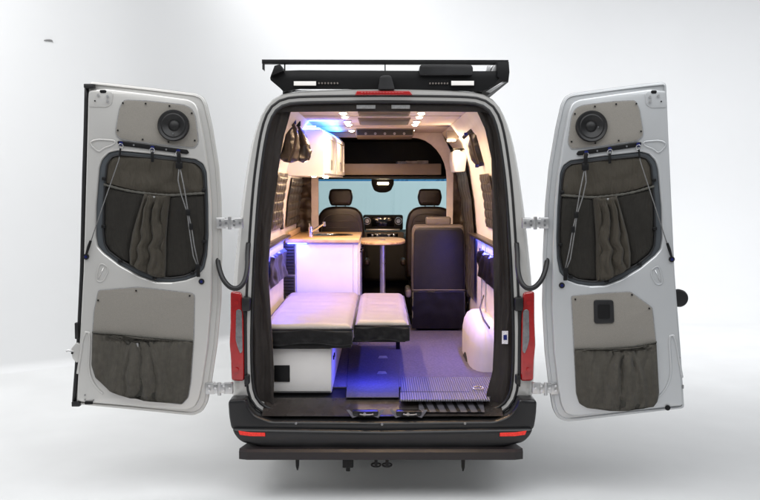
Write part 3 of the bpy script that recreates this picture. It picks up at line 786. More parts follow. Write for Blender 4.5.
def rear_door(side):
    Dn = Door(side); body_m = 'silver' if side < 0 else 'silver_r'
    # the door: outer skin with its flange is the door's own mesh
    winw = inset(WIN, -.6)
    me_door = Dn.plate('rear_door', [smooth_poly(DOOR, 3, 3)], -.012, .018, body_m, van, bevel=.008)
    if side < 0: me_door['label'] = 'left rear door with black edge seal'
    else: me_door['label'] = 'right rear door with latch recess in its lower panel'
    door = me_door
    lt = LTRIM_L if side < 0 else None
    Dn.plate('inner_panel', [smooth_poly(INNER, 3, 3), smooth_poly(WIN, 2, 3)], .014, .062, body_m, door, bevel=.013)
    # raised bead round the rim
    mb = MB(); rim = smooth_poly(inset(DOOR, 2.6), 3, 3)
    mb.tube([Dn.pt(x, y, .0185) for x, y in rim], .0055, 6, cyc=True); mb.build('rim_bead', body_m, door, smooth=180)
    # window recess lining
    Dn.plate('window_frame', [smooth_poly(inset(WIN, .05), 2, 3), smooth_poly(inset(CLOTH, .4), 2, 3)], .016, .044, 'recess', door, bevel=.006)
    Dn.plate('window_glass', [smooth_poly(CLOTH, 2, 3)], .0185, .023, 'privacy', door, bevel=.0005)
    # upper trim with speaker
    ut = Dn.plate('upper_trim_panel', [smooth_poly(UTRIM, 3, 3)], .062, .070, 'trim', door, bevel=.003)
    Dn.plate('trim_edging', [smooth_poly(inset(UTRIM, -.9), 3, 3), smooth_poly(inset(UTRIM, .3), 3, 3)], .060, .068, 'grey_tag', door, bevel=.001)
    for x, y in [(126, 104), (148.5, 104.5), (172, 106.8), (194, 114), (197, 141), (171, 142.5), (145.5, 140), (121, 131)]:
        c = Dn.pt(x, y, .071); mb = MB(); mb.cyl(c, .0058, .006, 'Y', 10, bev=.0015); mb.build('screw', 'black', door)
    c = Dn.pt(176.5 if side < 0 else 176, 126.3, .088); mb = MB()
    mb.lathe(c, [(.098, -.02), (.099, .008), (.093, .016), (.084, .013), (.078, .008), (.070, .011), (.035, -.012), (.028, -.006), (.015, -.001), (.001, .0)], 'Y', 48)
    sp = mb.build('speaker', 'cone', door, smooth=40)
    c2 = Dn.pt(176.5, 134.5, .100) if side < 0 else Dn.pt(169, 127, .094)
    mb = MB(); mb.cyl(c2, .004, .004, 'Y', 10); mb.build('badge_dot', 'chrome', door)
    # black track with rings
    trk = Dn.plate('gear_track', [smooth_poly([(120, 141.8), (123, 141.2), (189.5, 150.1), (191.3, 153.2), (189, 154.6), (121.5, 145.8)], 1)], .062, .074, 'black', door, bevel=.002)
    for x, y in [(137, 145.6), (169, 150)]:
        c = Dn.pt(x, y, .0755); mb = MB(); mb.cyl(c, .006, .004, 'Y', 12); mb.build('track_bolt', 'chrome', door)
    for x, y in [(124.5, 144), (155.5, 148.3), (181, 151.6)]:
        c = Dn.pt(x, y, .080); mb = MB(); mb.cyl(c, .013, .010, 'Y', 16, bev=.003); mb.build('track_stud', 'blueano', door)
        c = Dn.pt(x, y + 2.8, .084); mb = MB(); mb.tube([c + Vector((math.cos(a) * .016, -.004 * math.sin(a), math.sin(a) * .016)) for a in [2 * math.pi * i / 18 for i in range(18)]], .0028, 6, cyc=True); mb.build('ring', 'chrome', door)
    # lower trim panel and its net pocket
    raw = side > 0
    LT = LTRIM_L if side < 0 else LTRIM_R
    Dn.plate('lower_trim_panel', [smooth_poly(LT, 2.5, 3)], .062, .070, 'trim', door, bevel=.003, raw=raw)
    Dn.plate('trim_edging', [smooth_poly(inset(LT, -.9), 2.5, 3), smooth_poly(inset(LT, .3), 2.5, 3)], .060, .0672, 'grey_tag', door, bevel=.001, raw=raw)
    sc = [(101.5, 299), (139, 289.5), (192, 294.5)] if side < 0 else [(573, 298), (629, 293.5), (646, 307)]
    for x, y in sc:
        c = Dn.pt(x, y, .071, raw); mb = MB(); mb.cyl(c, .0058, .006, 'Y', 10, bev=.0015); mb.build('screw', 'black', door)
    if side < 0:
        top = lambda x: 331.5 + (x - 96) * .075 + .4 * math.sin(x * .9)
        pk = [(96, 331), (120, 332.5), (150, 336), (195.5, 339.5)] + [p for p in LT if p[1] > 342 and p[0] > 150] + [(160, 399.7), (122, 392.7), (112.5, 388.5), (98.5, 375), (94.8, 362)]
        cc, dark_c = 143, 143
    else:
        pk = [(572, 347.5), (600, 347), (630, 345), (653, 340.5), (655.6, 390), (654.2, 399), (650.3, 404.5), (630, 407), (617, 408.8), (585, 405.6), (577, 401), (574, 391)]
        cc = 617
    def pf(x, y, u, v):
        a = .012 + .022 * math.sin(math.pi * min(v * 1.05, 1)) ** .8 + .006 * math.sin(x * .28 + 2 * noise.noise(Vector((x * .04, y * .03, 1)))) * math.sin(math.pi * v) + .010 * noise.noise(Vector((x * .16, y * .035, 9))) + pleats(x, y, cc + 3 * math.sin(v * 3), 10, 24, v, 7.5, .015) + .004 * noise.noise(Vector((x * .09, y * .05, 3)))
        a += .006 * math.sin(x * 1.1 + 2 * noise.noise(Vector((x * .1, y * .1, 0)))) * max(0, 1 - v * 3.5)
        return a
    Dn.cloth('net_pocket', pk, 'mesh', door, pf, 110, 60, raw=raw, base=.071)
    # darker gathered middle of the net
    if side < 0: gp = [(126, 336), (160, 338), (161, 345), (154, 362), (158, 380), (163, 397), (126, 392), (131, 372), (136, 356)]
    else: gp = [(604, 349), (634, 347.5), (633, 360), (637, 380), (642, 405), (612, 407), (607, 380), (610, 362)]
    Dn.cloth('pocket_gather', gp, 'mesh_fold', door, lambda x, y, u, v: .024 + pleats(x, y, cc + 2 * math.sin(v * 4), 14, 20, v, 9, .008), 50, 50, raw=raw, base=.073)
    hp = [(x, y - .6) for x, y in (pk[:4])]
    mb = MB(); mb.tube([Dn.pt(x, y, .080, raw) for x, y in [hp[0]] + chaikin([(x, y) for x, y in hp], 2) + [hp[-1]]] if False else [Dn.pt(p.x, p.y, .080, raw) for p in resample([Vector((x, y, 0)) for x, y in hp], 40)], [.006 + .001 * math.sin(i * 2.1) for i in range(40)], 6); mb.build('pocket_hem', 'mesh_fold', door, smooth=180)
    c = Dn.pt(141, 342, .115) if side < 0 else Dn.pt(613.5, 353.5, .115, True)
    mb = MB(); mb.box(c.x - .014, c.x + .014, c.y - .004, c.y + .012, c.z - .014, c.z + .014, .004); mb.build('cord_lock', 'grey_tag', door)
    if side > 0:
        hr = Dn.plate('latch_recess', [smooth_poly([(591, 298.5), (610.5, 298.5), (611.5, 321.5), (591.5, 322)], 3)], .068, .078, 'rubber', door, bevel=.004, raw=True)
        Dn.plate('latch_handle', [smooth_poly([(595, 302.5), (607, 302.5), (607, 317), (595, 317)], 2)], .078, .083, 'black', door, bevel=.002, raw=True)
        c = P(678.5, 298, .02); mb = MB(); mb.lathe(c, [(.001, -.05), (.05, -.05), (.058, -.02), (.058, .02), (.05, .04), (.001, .045)], 'Y', 32); mb.build('bump_stop', 'rubber', door, smooth=50)
        for x, y in [(678, 358), (681.5, 386)]:
            c = Dn.pt(x, y, .02, True); mb = MB(); mb.box(c.x - .012, c.x + .006, c.y - .01, c.y + .01, c.z - .012, c.z + .012, .003); mb.build('edge_clip', 'black' if y < 370 else 'grey_tag', door)
        c = Dn.pt(664.5, 405.5, .066, True); mb = MB(); mb.cyl(c, .017, .012, 'Y', 18, bev=.003); mb.build('stop_button', 'black', door)
    else:
        # black vertical seal on the free edge
        mb = MB(); pts = [(87.2, 84.5), (86.2, 130), (84.6, 180), (82.6, 270), (79, 345), (74.6, 403)]
        mb.tube([Dn.pt(p.x, p.y, .012) for p in resample([Vector((x, y, 0)) for x, y in pts], 24)], .0135, 8); mb.build('edge_seal', 'rubber', door, smooth=180)
        mb = MB(); a, b2 = Dn.pt(86.4, 84.6, .045), Dn.pt(97, 89, .045); mb.box(a.x, b2.x, a.y - .012, a.y + .03, b2.z, a.z, .004); mb.build('seal_cap', 'rubber', door)
        a, b2 = Dn.pt(73.5, 400.5, .03), Dn.pt(82, 405, .03); mb = MB(); mb.box(a.x, b2.x, a.y - .012, a.y + .03, b2.z, a.z, .004); mb.build('seal_cap', 'rubber', door)
        a, b2 = Dn.pt(76.5, 322, .03), Dn.pt(80.5, 338, .03); mb = MB(); mb.box(a.x, b2.x, a.y - .012, a.y + .03, b2.z, a.z, .004); mb.build('edge_clip', 'rubber', door)
        q = smooth_poly([(73, 348), (79, 341), (84, 345), (83.5, 358), (79, 362), (74.5, 357)], 2)
        Dn.plate('latch_bracket', [q], .02, .05, 'silver', door, bevel=.004)
        mb = MB(); mb.tube([Dn.pt(76, 350.5, .05), Dn.pt(71, 349, .05), Dn.pt(68.8, 350, .05)], .006, 6); mb.build('latch_tongue', 'alu', door)
        c = Dn.pt(75, 351.5, .055); mb = MB(); mb.cyl(c, .007, .006, 'Y', 10); mb.build('latch_bolt', 'black', door)
        c = Dn.pt(92, 400.5, .066); mb = MB(); mb.box(c.x - .026, c.x + .026, c.y - .006, c.y + .006, c.z - .010, c.z + .010, .004); mb.build('drain_slot', 'black', door)
        for x, y in [(88, 393), (88, 397.5), (96.5, 398)]:
            c = Dn.pt(x, y, .0625); mb = MB(); mb.cyl(c, .005, .004, 'Y', 10); mb.build('bolt', 'grey_tag', door)
    # latch mounting plate at the top free corner
    Dn.plate('corner_plate', [smooth_poly([(93, 91.5), (112, 91), (116, 94), (114.5, 105), (109, 108), (91.5, 107.5)], 2.5)], .0615, .067, body_m, door, bevel=.003)
    Dn.plate('latch_hole', [smooth_poly([(103, 90.8), (108.5, 90.8), (109.5, 92.4), (108.5, 94), (103.5, 94), (102.5, 92.4)], 1)], .066, .0695, 'black', door, bevel=.001)
    for x, y, r in [(101.5, 96.3, .009), (110.8, 97.3, .009), (110.8, 102, .009), (98.3, 101.8, .005)]:
        c = Dn.pt(x, y, .069); mb = MB(); mb.cyl(c, r, .006, 'Y', 12, bev=.002); mb.build('bolt', 'alu' if r > .006 else 'black', door)
    # pressed stiffening shapes
    for q in [[(91.5, 143.5), (99, 139.5), (113, 140.5), (118, 141), (117, 145), (106, 148.5), (102, 153)],
              [(101.5, 264.5), (105, 262.3), (112, 268), (106.5, 279.5), (103, 281), (98.5, 279)]]:
        mb = MB(); w = resample(chaikin([Vector((x, y, 0)) for x, y in q], 1, True), 30, True)
        mb.tube([Dn.pt(p.x, p.y, .0612) for p in w], .0042, 8, cyc=True, flat=.15); mb.build('pressed_bead', body_m, door, smooth=180)
    for dx in (3.3,):
        mb = MB(); mb.tube([Dn.pt(106.5, 266.5, .061), Dn.pt(101.5, 277.5, .061)], .003, 6, flat=.3); mb.build('pressed_bead', body_m, door, smooth=180)
    sw = [(80.5, 372), (84, 350), (86, 335), (90.5, 328), (93, 335), (92, 352), (91.5, 370), (97, 383), (106, 392)]
    mb = MB(); mb.tube([Dn.pt(p.x, p.y, .060) for p in resample(chaikin([Vector((x, y, 0)) for x, y in sw], 2), 30)], .007, 8, flat=.35); mb.build('pressed_bead', body_m, door, smooth=180)
    # hinges reach over to the van body
    for (xa, xb, ya, yb, w0) in [(216.5, 243, 217.5, 228.5, 0), (205.5, 233, 382.5, 394, 1)]:
        def hx(x): return x if side < 0 else mx(x)
        Yh = -.075
        mb = MB()
        for (u0, u1, k, th) in [(0, .34, 1., .016), (.30, .72, .78, .026), (.66, 1., .95, .016)]:
            a = P(hx(xa + (xb - xa) * u0), (ya + yb) / 2 - (yb - ya) / 2 * k, Yh); b2 = P(hx(xa + (xb - xa) * u1), (ya + yb) / 2 + (yb - ya) / 2 * k, Yh)
            x_, X_ = sorted((a.x, b2.x)); mb.box(x_, X_, Yh - th, Yh + .03, b2.z, a.z, .005)
        um = .52
        a = P(hx(xa + (xb - xa) * um), ya - .8, Yh); b2 = P(hx(xa + (xb - xa) * um), yb + .8, Yh)
        mb.cyl(((a + b2) / 2) + Vector((0, -.02, 0)), .012, (a - b2).length, 'Z', 16, bev=.002)
        hg = mb.build('hinge', 'alu', door)
        for (u, v) in [(.14, .3), (.14, .7), (.36, .5), (.66, .32), (.66, .7), (.88, .5)]:
            c = P(hx(xa + (xb - xa) * u), ya + (yb - ya) * v, Yh - .026); mb = MB(); mb.cyl(c, .008, .008, 'Y', 8, bev=.002); mb.build('hinge_bolt', 'chrome', door)
    # check strap: black rubber loop between door and body
    def hx(x): return x if side < 0 else mx(x)
    pts = [P(hx(x), y, Y) for x, y, Y in [(217.5, 258, -.05), (219, 268, -.10), (223, 280, -.14), (231, 288.5, -.16), (239, 288.5, -.15), (245, 281, -.12), (247.5, 268, -.08), (247.5, 255, -.03), (248.5, 243, .0)]]
    mb = MB(); mb.tube(resample(chaikin(pts, 3), 50), .0165, 10); mb.build('check_strap', 'rubber', door, smooth=180)
    # tether studs
    for x, y in [(89.3, 256), (203.4, 280.5)]:
        c = Dn.pt(x, y, .064); mb = MB(); mb.cyl(c, .019, .008, 'Y', 20, bev=.002); mb.build('tether_base', 'rubber', door)
        c = Dn.pt(x, y, .070); mb = MB(); mb.cyl(c, .009, .008, 'Y', 16, bev=.002); mb.build('tether_stud', 'blueano', door)
    # ------- hanging organiser in the window (clips on: a thing of its own)
    wrd = 'left' if side < 0 else 'right'
    og = empty('window_organizer', Dn.pt(157, 277, .03), label='dark olive storage pouch clipped into the window of the %s rear door' % wrd, cat='organizer', group='storage pouches in the rear door windows')
    Dn.cloth('backing', CLOTH, 'pocket_dk', og, lambda x, y, u, v: .006 + .006 * noise.noise(Vector((x * .05, y * .05, side))), 60, 60, base=.026)
    fl = [(109.5, 165), (113, 158), (121, 155.6), (160, 159), (196, 163), (202, 167.5), (204.6, 175), (205.6, 193), (190, 193), (160, 194.5), (148, 192.5), (128, 189), (106.3, 183)]
    Dn.cloth('upper_flap', fl, 'pocket', og, lambda x, y, u, v: .010 + .006 * noise.noise(Vector((x * .07, y * .09, side))) + .004 * math.sin(math.pi * v), 60, 24, base=.034)
    hem = [(106, 184.5), (128, 190.5), (148, 193.5), (172, 195.5), (190, 194), (206, 193)]
    mb = MB(); hh = resample(chaikin([Vector((x, y, 0)) for x, y in hem], 2), 60)
    mb.tube([Dn.pt(p.x, p.y, .050) for p in hh], [.0075 + .0015 * math.sin(i * 1.9 + noise.noise(Vector((i * .3, 0, 0))) * 3) for i in range(60)], 8, flat=.5); mb.build('elastic_hem', 'mesh_fold', og, smooth=180)
    gp = [(146, 193), (172, 195.5), (169.5, 215), (167.5, 240), (167.5, 262), (166.5, 277), (158, 276.5), (144, 270.5), (131.5, 264), (131, 250), (134, 232), (140, 212)]
    Dn.cloth('gathered_pouch', gp, 'pocket', og, lambda x, y, u, v: .032 + pleats(x, y, 158 - 7 * v, 13, 22, v, 9, .020), 150, 90, base=.036)
    sd1 = [(107, 187), (128, 192), (147, 195), (140, 214), (134, 232), (131, 250), (131.5, 262), (124, 259.5), (112, 250), (107.5, 243), (106.3, 232)]
    Dn.cloth('side_pouch', sd1, 'pocket_dk', og, lambda x, y, u, v: .014 + .010 * noise.noise(Vector((x * .06, y * .04, 2 + side))), 40, 50, base=.034)
    sd2 = [(172, 197), (190, 196), (205.8, 195), (206.4, 232), (205.2, 251), (202, 264), (195.6, 270.6), (185.6, 274.8), (168, 276), (168, 262), (168.5, 240), (170, 215)]
    Dn.cloth('side_pouch', sd2, 'pocket_dk', og, lambda x, y, u, v: .014 + .010 * noise.noise(Vector((x * .06, y * .04, 7 + side))), 40, 50, base=.034)
    c = Dn.pt(157.3, 199, .085); mb = MB(); mb.box(c.x - .009, c.x + .009, c.y - .006, c.y + .014, c.z - .02, c.z + .02, .004); mb.build('cord_lock', 'grey_tag', og)
    mb = MB(); mb.tube([Dn.pt(p.x, p.y, .046) for p in resample([Vector((x, y, 0)) for x, y in CLOTH], 80, True)], .0055, 6, cyc=True); mb.build('edge_binding', 'rubber', og, smooth=180)
    for x, y in [(106.5, 178.5), (106, 226), (122.5, 260.5), (156.5, 277), (194, 272.5), (206, 241), (205.3, 190)]:
        c = Dn.pt(x, y, .052); mb = MB(); mb.box(c.x - .013, c.x + .013, c.y - .008, c.y + .010, c.z - .010, c.z + .010, .004); mb.build('clip', 'black', og)
    # ------- bungee tethers (hooked on: things of their own)
    tt = empty('bungee_tether', Dn.pt(89.3, 256, .07), label='single thin bungee slanting down to the free edge of the %s rear door' % wrd, cat='bungee cord')
    mb = MB(); mb.tube([Dn.pt(x, y, t) for x, y, t in [(124.3, 149, .084), (123, 160, .09), (106, 208, .085), (94, 243, .08)]], .0032, 6); mb.build('cord', 'cord', tt, smooth=180)
    mb = MB(); mb.tube([Dn.pt(94.6, 240, .08), Dn.pt(92.5, 246, .08), Dn.pt(90.2, 254, .08)], [.008, .010, .007], 8); mb.build('hook', 'black', tt)
    mb = MB(); mb.tube([Dn.pt(124.3, 149, .088), Dn.pt(123.6, 157, .09)], .006, 8); mb.build('buckle', 'black', tt)
    t2 = empty('bungee_tether', Dn.pt(203.4, 280.5, .07), label='double bungee with buckles hanging down the hinge side of the %s rear door' % wrd, cat='bungee cord')
    mb = MB(); mb.tube([Dn.pt(x, y, .088) for x, y in [(182, 168), (181, 180), (184, 194), (190, 212), (193, 235), (196, 255), (200.5, 266)]], .0042, 6)
    mb.tube([Dn.pt(x, y, .088) for x, y in [(183, 168), (187.5, 190), (191, 212), (194.5, 228), (197, 245), (201.5, 266)]], .0042, 6); mb.build('cord', 'cord', t2, smooth=180)
    for (x, y, w, h) in [(182, 158, .012, .04), (182.3, 165.5, .022, .022), (191, 212, .014, .02), (194, 226, .012, .02), (200.5, 266, .016, .018), (201, 271, .012, .03)]:
        c = Dn.pt(x, y, .092); mb = MB(); mb.box(c.x - w, c.x + w, c.y - .006, c.y + .006, c.z - h, c.z + h, .004); mb.build('buckle', 'black', t2)
    t3 = MB(); c = Dn.pt(155.8, 157, .088); t3.box(c.x - .009, c.x + .009, c.y - .004, c.y + .004, c.z - .035, c.z + .03, .003)
    tag(t3.build('hanging_strap', 'black'), 'short black strap end hanging at the middle of the %s door track' % wrd, 'strap')
rear_door(-1); rear_door(1)

# ------------------------------------------------------------------ roof rack
rack = empty('roof_rack', (x0c, .3, 2.66), label='black metal roof rack with two lamps and long awning rail on the van roof', cat='roof rack')
def rk(name, px, y0, y1, m_, parent=rack, bevel=.004, r=0):
    q = [xz(p, y0) for p in px]
    if r: q = smooth_poly(q, r)
    return plate(name, [q], y0, y1, m_, parent, bevel=bevel)
rk('wind_deflector', [(270, 77.5), (271.5, 74), (285, 70.4), (300, 70), (497, 71), (500, 78), (488, 89), (483, 91), (400, 88.8), (300, 88.5), (283.5, 91), (270.5, 80)], .02, .06, 'black')
rk('side_bracket', [(270.5, 76), (274.5, 65.5), (280, 64), (283.5, 70.5)], -.03, .5, 'black')
rk('awning_rail', [(261.8, 59.3), (508.5, 59.8), (508.5, 64), (261.8, 63.3)], .10, .16, 'black', bevel=.003)
rk('rail_end', [(262.3, 62), (263.8, 62), (263.8, 70.2), (262.3, 69)], .10, .16, 'black', bevel=.001)
for x in (284, 384.5): rk('rail_pin', [(x, 63), (x + 1.2, 63), (x + 1.2, 72), (x, 72)], .12, .14, 'black', bevel=.001)
rk('awning_case', [(497, 61.5), (509, 61.5), (509.7, 72), (508.5, 82), (504, 81.5), (497, 76)], .0, 2.6, 'black', bevel=.008)
rk('rack_leg', [(507.5, 80.5), (504.5, 80.2), (486.5, 91.2), (491, 92)], .02, .07, 'alu', bevel=.003)
rk('rack_box', [(419.5, 66), (422, 64.2), (471, 64.5), (473, 67), (473, 75), (419.5, 75)], -.02, .12, 'bumper', r=.01)
rk('centre_mount', [(380, 76.5), (383, 75), (389.5, 75), (391.5, 77), (395, 89.3), (378, 89.3)], -.05, .05, 'bumper', r=.01)
for x in (488, 494): rk('clamp', [(x, 65), (x + 3, 65), (x + 2, 71), (x - 2, 71)], .05, .10, 'alu', bevel=.002)
for xa, xb, ya, yb in [(293.8, 316, 81.2, 85.4), (451.3, 474, 80.8, 85.2)]:
    o = rk('work_lamp', [(xa - .7, ya - .7), (xb + .7, ya - .7), (xb + .7, yb + .7), (xa - .7, yb + .7)], -.01, .03, 'black', bevel=.002)
    pl_ = rk('lamp_lens', [(xa, ya), (xb, ya), (xb, yb), (xa, yb)], -.016, -.008, 'lampw', o, bevel=.001)
for xs, yy in (([319 + i * 3.1 for i in range(7)], 83.2), ([430 + i * 2.9 for i in range(7)], 83.4)):
    mb = MB()
    for i, x in enumerate(xs):
        c = P(x, yy, .012); mb.cyl(c, .0062, .02, 'Y', 6)
    mb.build('vent_holes', 'greyvinyl', rack)
for yb_ in (.9, 1.7, 2.5, 3.3):
    mb = MB(); mb.box(x0c - .70, x0c + .70, yb_, yb_ + .05, 2.71, 2.74, .006); mb.build('cross_bar', 'black', rack)
for s in (-1, 1):
    mb = MB(); mb.box(x0c + s * .68 - .02, x0c + s * .68 + .02, .3, 3.5, 2.69, 2.76, .006)
    for y in (.6, 1.8, 3.2): mb.box(x0c + s * .68 - .03, x0c + s * .68 + .03, y, y + .08, 2.60, 2.71, .006)
    mb.build('side_rail', 'black', rack)

# ------------------------------------------------------------------ curtain round the rear opening
def curtain(s):
    out = [(268.5, 108), (263, 135), (261, 160), (257.5, 200), (255, 250), (253, 300), (252.5, 350), (254, 385), (260, 411)]
    inn = [(291, 110), (284, 135), (280, 158), (276, 190), (272, 220), (270, 250), (268, 270), (270, 300), (272.5, 340), (274, 375), (274, 410)]
    if s > 0: inn = [(289, 110), (280, 130), (274, 158), (273, 200), (272, 250), (271.5, 300), (271, 340), (272, 372), (279, 396), (272, 411)]
    def at_y(tab, y):
        for (x1, y1), (x2, y2) in zip(tab, tab[1:]):
            if y <= y2: return x1 + (x2 - x1) * max(y - y1, 0) / (y2 - y1)
        return tab[-1][0]
    def fn(u, v):
        y = 108 + (411 - 108) * v; a, b = at_y(out, y), at_y(inn, y); x = a + (b - a) * u
        x = x if s < 0 else mx(x)
        w = .016 * math.sin(u * 8 + 1.0 * math.sin(v * 4 + s) + 3 * noise.noise(Vector((u * 1.5, v * 3, s)))) + .014 * noise.noise(Vector((u * 4, v * 11, s * 2)))
        q = P(x, y, .055); return q + Vector((0, -w - .012 * (1 - u), 0))
    mb = MB(); mb.grid(fn, 44, 90, thick=.004)
    lab = 'dark brown curtain hanging down the %s side of the rear opening' % ('left' if s < 0 else 'right')
    o = tag(mb.build('curtain', 'curtain', smooth=120), lab, 'curtain', 'curtains at the rear opening')
    return o
curtain(-1); cr = curtain(1)
mb = MB(); pxbox(mb, 502, 331, 508, 344, .004, .004, .001); lb = mb.build('care_label', 'label', cr, smooth=None)
mb = MB(); pxbox(mb, 503.5, 335, 507, 340, .000, .003, .001); mb.build('label_print', 'blueano', cr, smooth=None)
def header(u, v):
    x = 262 + (503 - 262) * u; e = abs(u - .5) * 2
    yt = 100.5 + 10 * max(e - .88, 0) / .12; yb = 112.2 - 1.0 * (1 - e) + 14 * (max(e - .80, 0) / .20) ** 2
    if e > .95: yt += 4 * (e - .95) / .05
    y = yt + (yb - yt) * v
    q = P(x, y, .035); return q + Vector((0, -.012 * math.sin(v * 3.1) - .004 * noise.noise(Vector((u * 14, v * 2, 0))), 0))
mb = MB(); mb.grid(header, 80, 8, thick=.004)
hd = tag(mb.build('curtain_header', 'curtain', smooth=120), 'dark brown rolled header strip with pale patches across the top of the opening', 'header strip')
for (a, b) in [(356.5, 375.5), (391.5, 410)]:
    mb = MB(); pxbox(mb, a, 104.8, b, 108.6, .014, .006, .002); mb.build('patch', 'grey_tag', hd)

# ------------------------------------------------------------------ bed
def cushion(name, x0, x1, y0, y1, z0, z1, m_top, m_side, label, group):
    root = empty(name, ((x0 + x1) / 2, (y0 + y1) / 2, z0), label=label, cat='mattress', group=group)
    n = 26
    def fn(u, v):
        x = x0 + (x1 - x0) * u; y = y0 + (y1 - y0) * v
        e = min(min(u, 1 - u) * (x1 - x0), min(v, 1 - v) * (y1 - y0))
        z = z1 - .035 * max(0, 1 - e / .05) ** 2
        z -= .004 * (.5 + .5 * math.cos(v * 2 * math.pi * 9)) * (1 if e > .07 else 0) * max(0, math.sin(u * math.pi)) ** .5
        return Vector((x, y, z + .006 * noise.noise(Vector((x * 5, y * 5, 0)))))
    mb = MB(); mb.grid(fn, n * 2, n * 3, thick=.02); top = mb.build('cushion_top', m_top, root, smooth=180)
    mb = MB(); mb.box(x0 - .003, x1 + .003, y0 - .003, y1 + .003, z0, z1 - .036, .02, 4)
    o = mb.build('cushion_base', m_side, root)
    mb = MB(); mb.tube([(x0, y0, z1 - .034), (x1, y0, z1 - .034), (x1, y1, z1 - .034), (x0, y1, z1 - .034)], .007, 6, cyc=True); mb.build('piping', m_side, root, smooth=180)
    # loose cover edge hanging at the rear
    def sk(u, v):
        x = x0 + (x1 - x0) * u; return Vector((x, y0 - .012 - .008 * math.sin(u * 20 + v * 4) * v - .006 * noise.noise(Vector((u * 12, v * 4, x0))), z1 - .04 - (z1 - z0 - .03) * v - .008 * math.sin(u * 9)))
    mb = MB(); mb.grid(sk, 60, 10, thick=.004); mb.build('cover_edge', m_side, root, smooth=120)
    return root
zb1 = P(300, 325, .12).z
bx0, bx1 = P(269, 330, .12).x - .06, P(352.5, 330, .12).x
cushion('bed_mattress', bx0, bx1, .14, 2.07, zb1 - .125, zb1, 'mattress', 'blackcloth', 'wide cream mattress with black sides on the left, above the white box', 'bed mattresses')
z2 = P(380, 321.5, .32).z
cushion('bed_mattress', P(354.5, 325, .32).x, P(410.5, 325, .32).x - .005, .34, 2.07, z2 - .125, z2, 'mattress', 'blackcloth', 'narrow cream mattress with black sides next to the swivel seat', 'bed mattresses')
bp = empty('bed_platform', (bx0 + .4, 1.1, zb1 - .16), label='dark metal slat frame carrying the two mattresses', cat='bed frame')
mb = MB(); mb.box(bx0 + .01, bx1 - .01, .16, .20, zb1 - .165, zb1 - .128, .004); mb.box(bx0 + .01, bx1 - .01, 2.0, 2.04, zb1 - .165, zb1 - .128, .004); mb.box(bx1 - .05, bx1 - .01, .2, 2.0, zb1 - .165, zb1 - .128, .004); mb.box(bx0 + .01, bx0 + .05, .2, 2.0, zb1 - .165, zb1 - .128, .004); mb.build('frame', 'black', bp)
xq = P(410, 325, .32).x - .03
mb = MB(); mb.box(bx1 - .01, xq, .36, .40, zb1 - .158, zb1 - .13, .004); mb.box(bx1 - .01, xq, 2.0, 2.04, zb1 - .158, zb1 - .13, .004); mb.box(xq - .04, xq, .4, 2.0, zb1 - .158, zb1 - .13, .004); mb.build('extension_frame', 'black', bp)
for y in (1.9,):
    mb = MB(); mb.box(xq - .04, xq - .005, y, y + .035, .61, zb1 - .158, .004); mb.build('leg', 'black', bp)

mb = MB(); mb.box(xq - .30, xq - .10, .44, .452, zb1 - .166, zb1 - .160); mb.build('light_strip', 'blueled', bp, smooth=None)  # strip added to go with the blue fill, no known source here
lamp('underbed_fill', 'AREA', (xq - .22, .46, zb1 - .175), 5.5, (.05, .06, 1), .30, (R(6), 0, 0), sy=.04)  # added fill lamp that turns the floor mat bluer
# white storage box below
def wbox():
    Y0 = .20; a, b = P(262, 344, Y0), P(331.5, 398, Y0)
    ztop = zb1 - .17
    root = empty('storage_cabinet', ((a.x + b.x) / 2, 1.1, .61), label='white storage box with black latch standing under the wide mattress', cat='storage box')
    mb = MB(); mb.box(a.x, b.x, Y0 + .02, 2.05, .61, ztop, .004); mb.build('carcass', 'white', root)
    a2 = P(272, 346, Y0)
    mb = MB(); mb.box(a.x + .004, b.x - .002, Y0, Y0 + .017, .625, ztop - .006, .003); dr = mb.build('door', 'white', root)
    mb = MB(); pxbox(mb, 274, 365.5, 289.8, 382, Y0 - .008, .012, .003); mb.build('latch', 'black', dr)
    mb = MB(); mb.box(a.x + .02, b.x - .01, Y0 + .03, 2.0, .596, .609); mb.build('plinth', 'black', root, smooth=None)
    for y in (.42, .52):
        mb = MB(); mb.box(b.x, b.x + .008, y, y + .035, .80, .83, .003); mb.build('catch', 'black', root)
wbox()

# ------------------------------------------------------------------ galley
gy0, gy1 = 2.12, 3.40
gz = P(320, 239, gy0).z
gx0, gx1 = x0c - .855, P(358, 260, gy0).x
gal = empty('galley_unit', ((gx0 + gx1) / 2, 2.7, .61), label='white kitchen unit with wooden worktop behind the bed', cat='kitchen unit')
mb = MB(); mb.box(gx0, gx1, gy0 + .02, gy1, .61, gz - .034, .004); mb.build('carcass', 'white', gal)
mb = MB(); mb.box(gx0 - .0, gx1 + .012, gy0 - .02, gy1, gz - .033, gz, .006); wt = mb.build('worktop', 'wood', gal)
xs = P(296.5, 260, gy0).x
mb = MB(); mb.box(xs, gx1 - .045, gy0 + .004, gy0 + .019, .62, gz - .045, .003); mb.build('rear_panel', 'white', gal)
mb = MB(); mb.box(gx1 - .043, gx1 - .002, gy0 + .006, gy0 + .019, .62, gz - .045, .002); mb.build('corner_post', 'white', gal)
for (ya, yb) in [(244, 274.5), (276, 296)]:
    a, b = P(282.3, ya, gy0), P(295, yb, gy0)
    mb = MB(); mb.box(a.x, b.x, gy0 - .004, gy0 + .018, b.z, a.z, .004); lv = mb.build('vent_panel', 'dark', gal)
    k = int((a.z - b.z) / .028)
    mb = MB()
    for i in range(k): z = b.z + .018 + i * .028; mb.box(a.x + .01, b.x - .01, gy0 - .009, gy0 - .003, z, z + .012, .002)
    mb.build('louvres', 'black', lv)
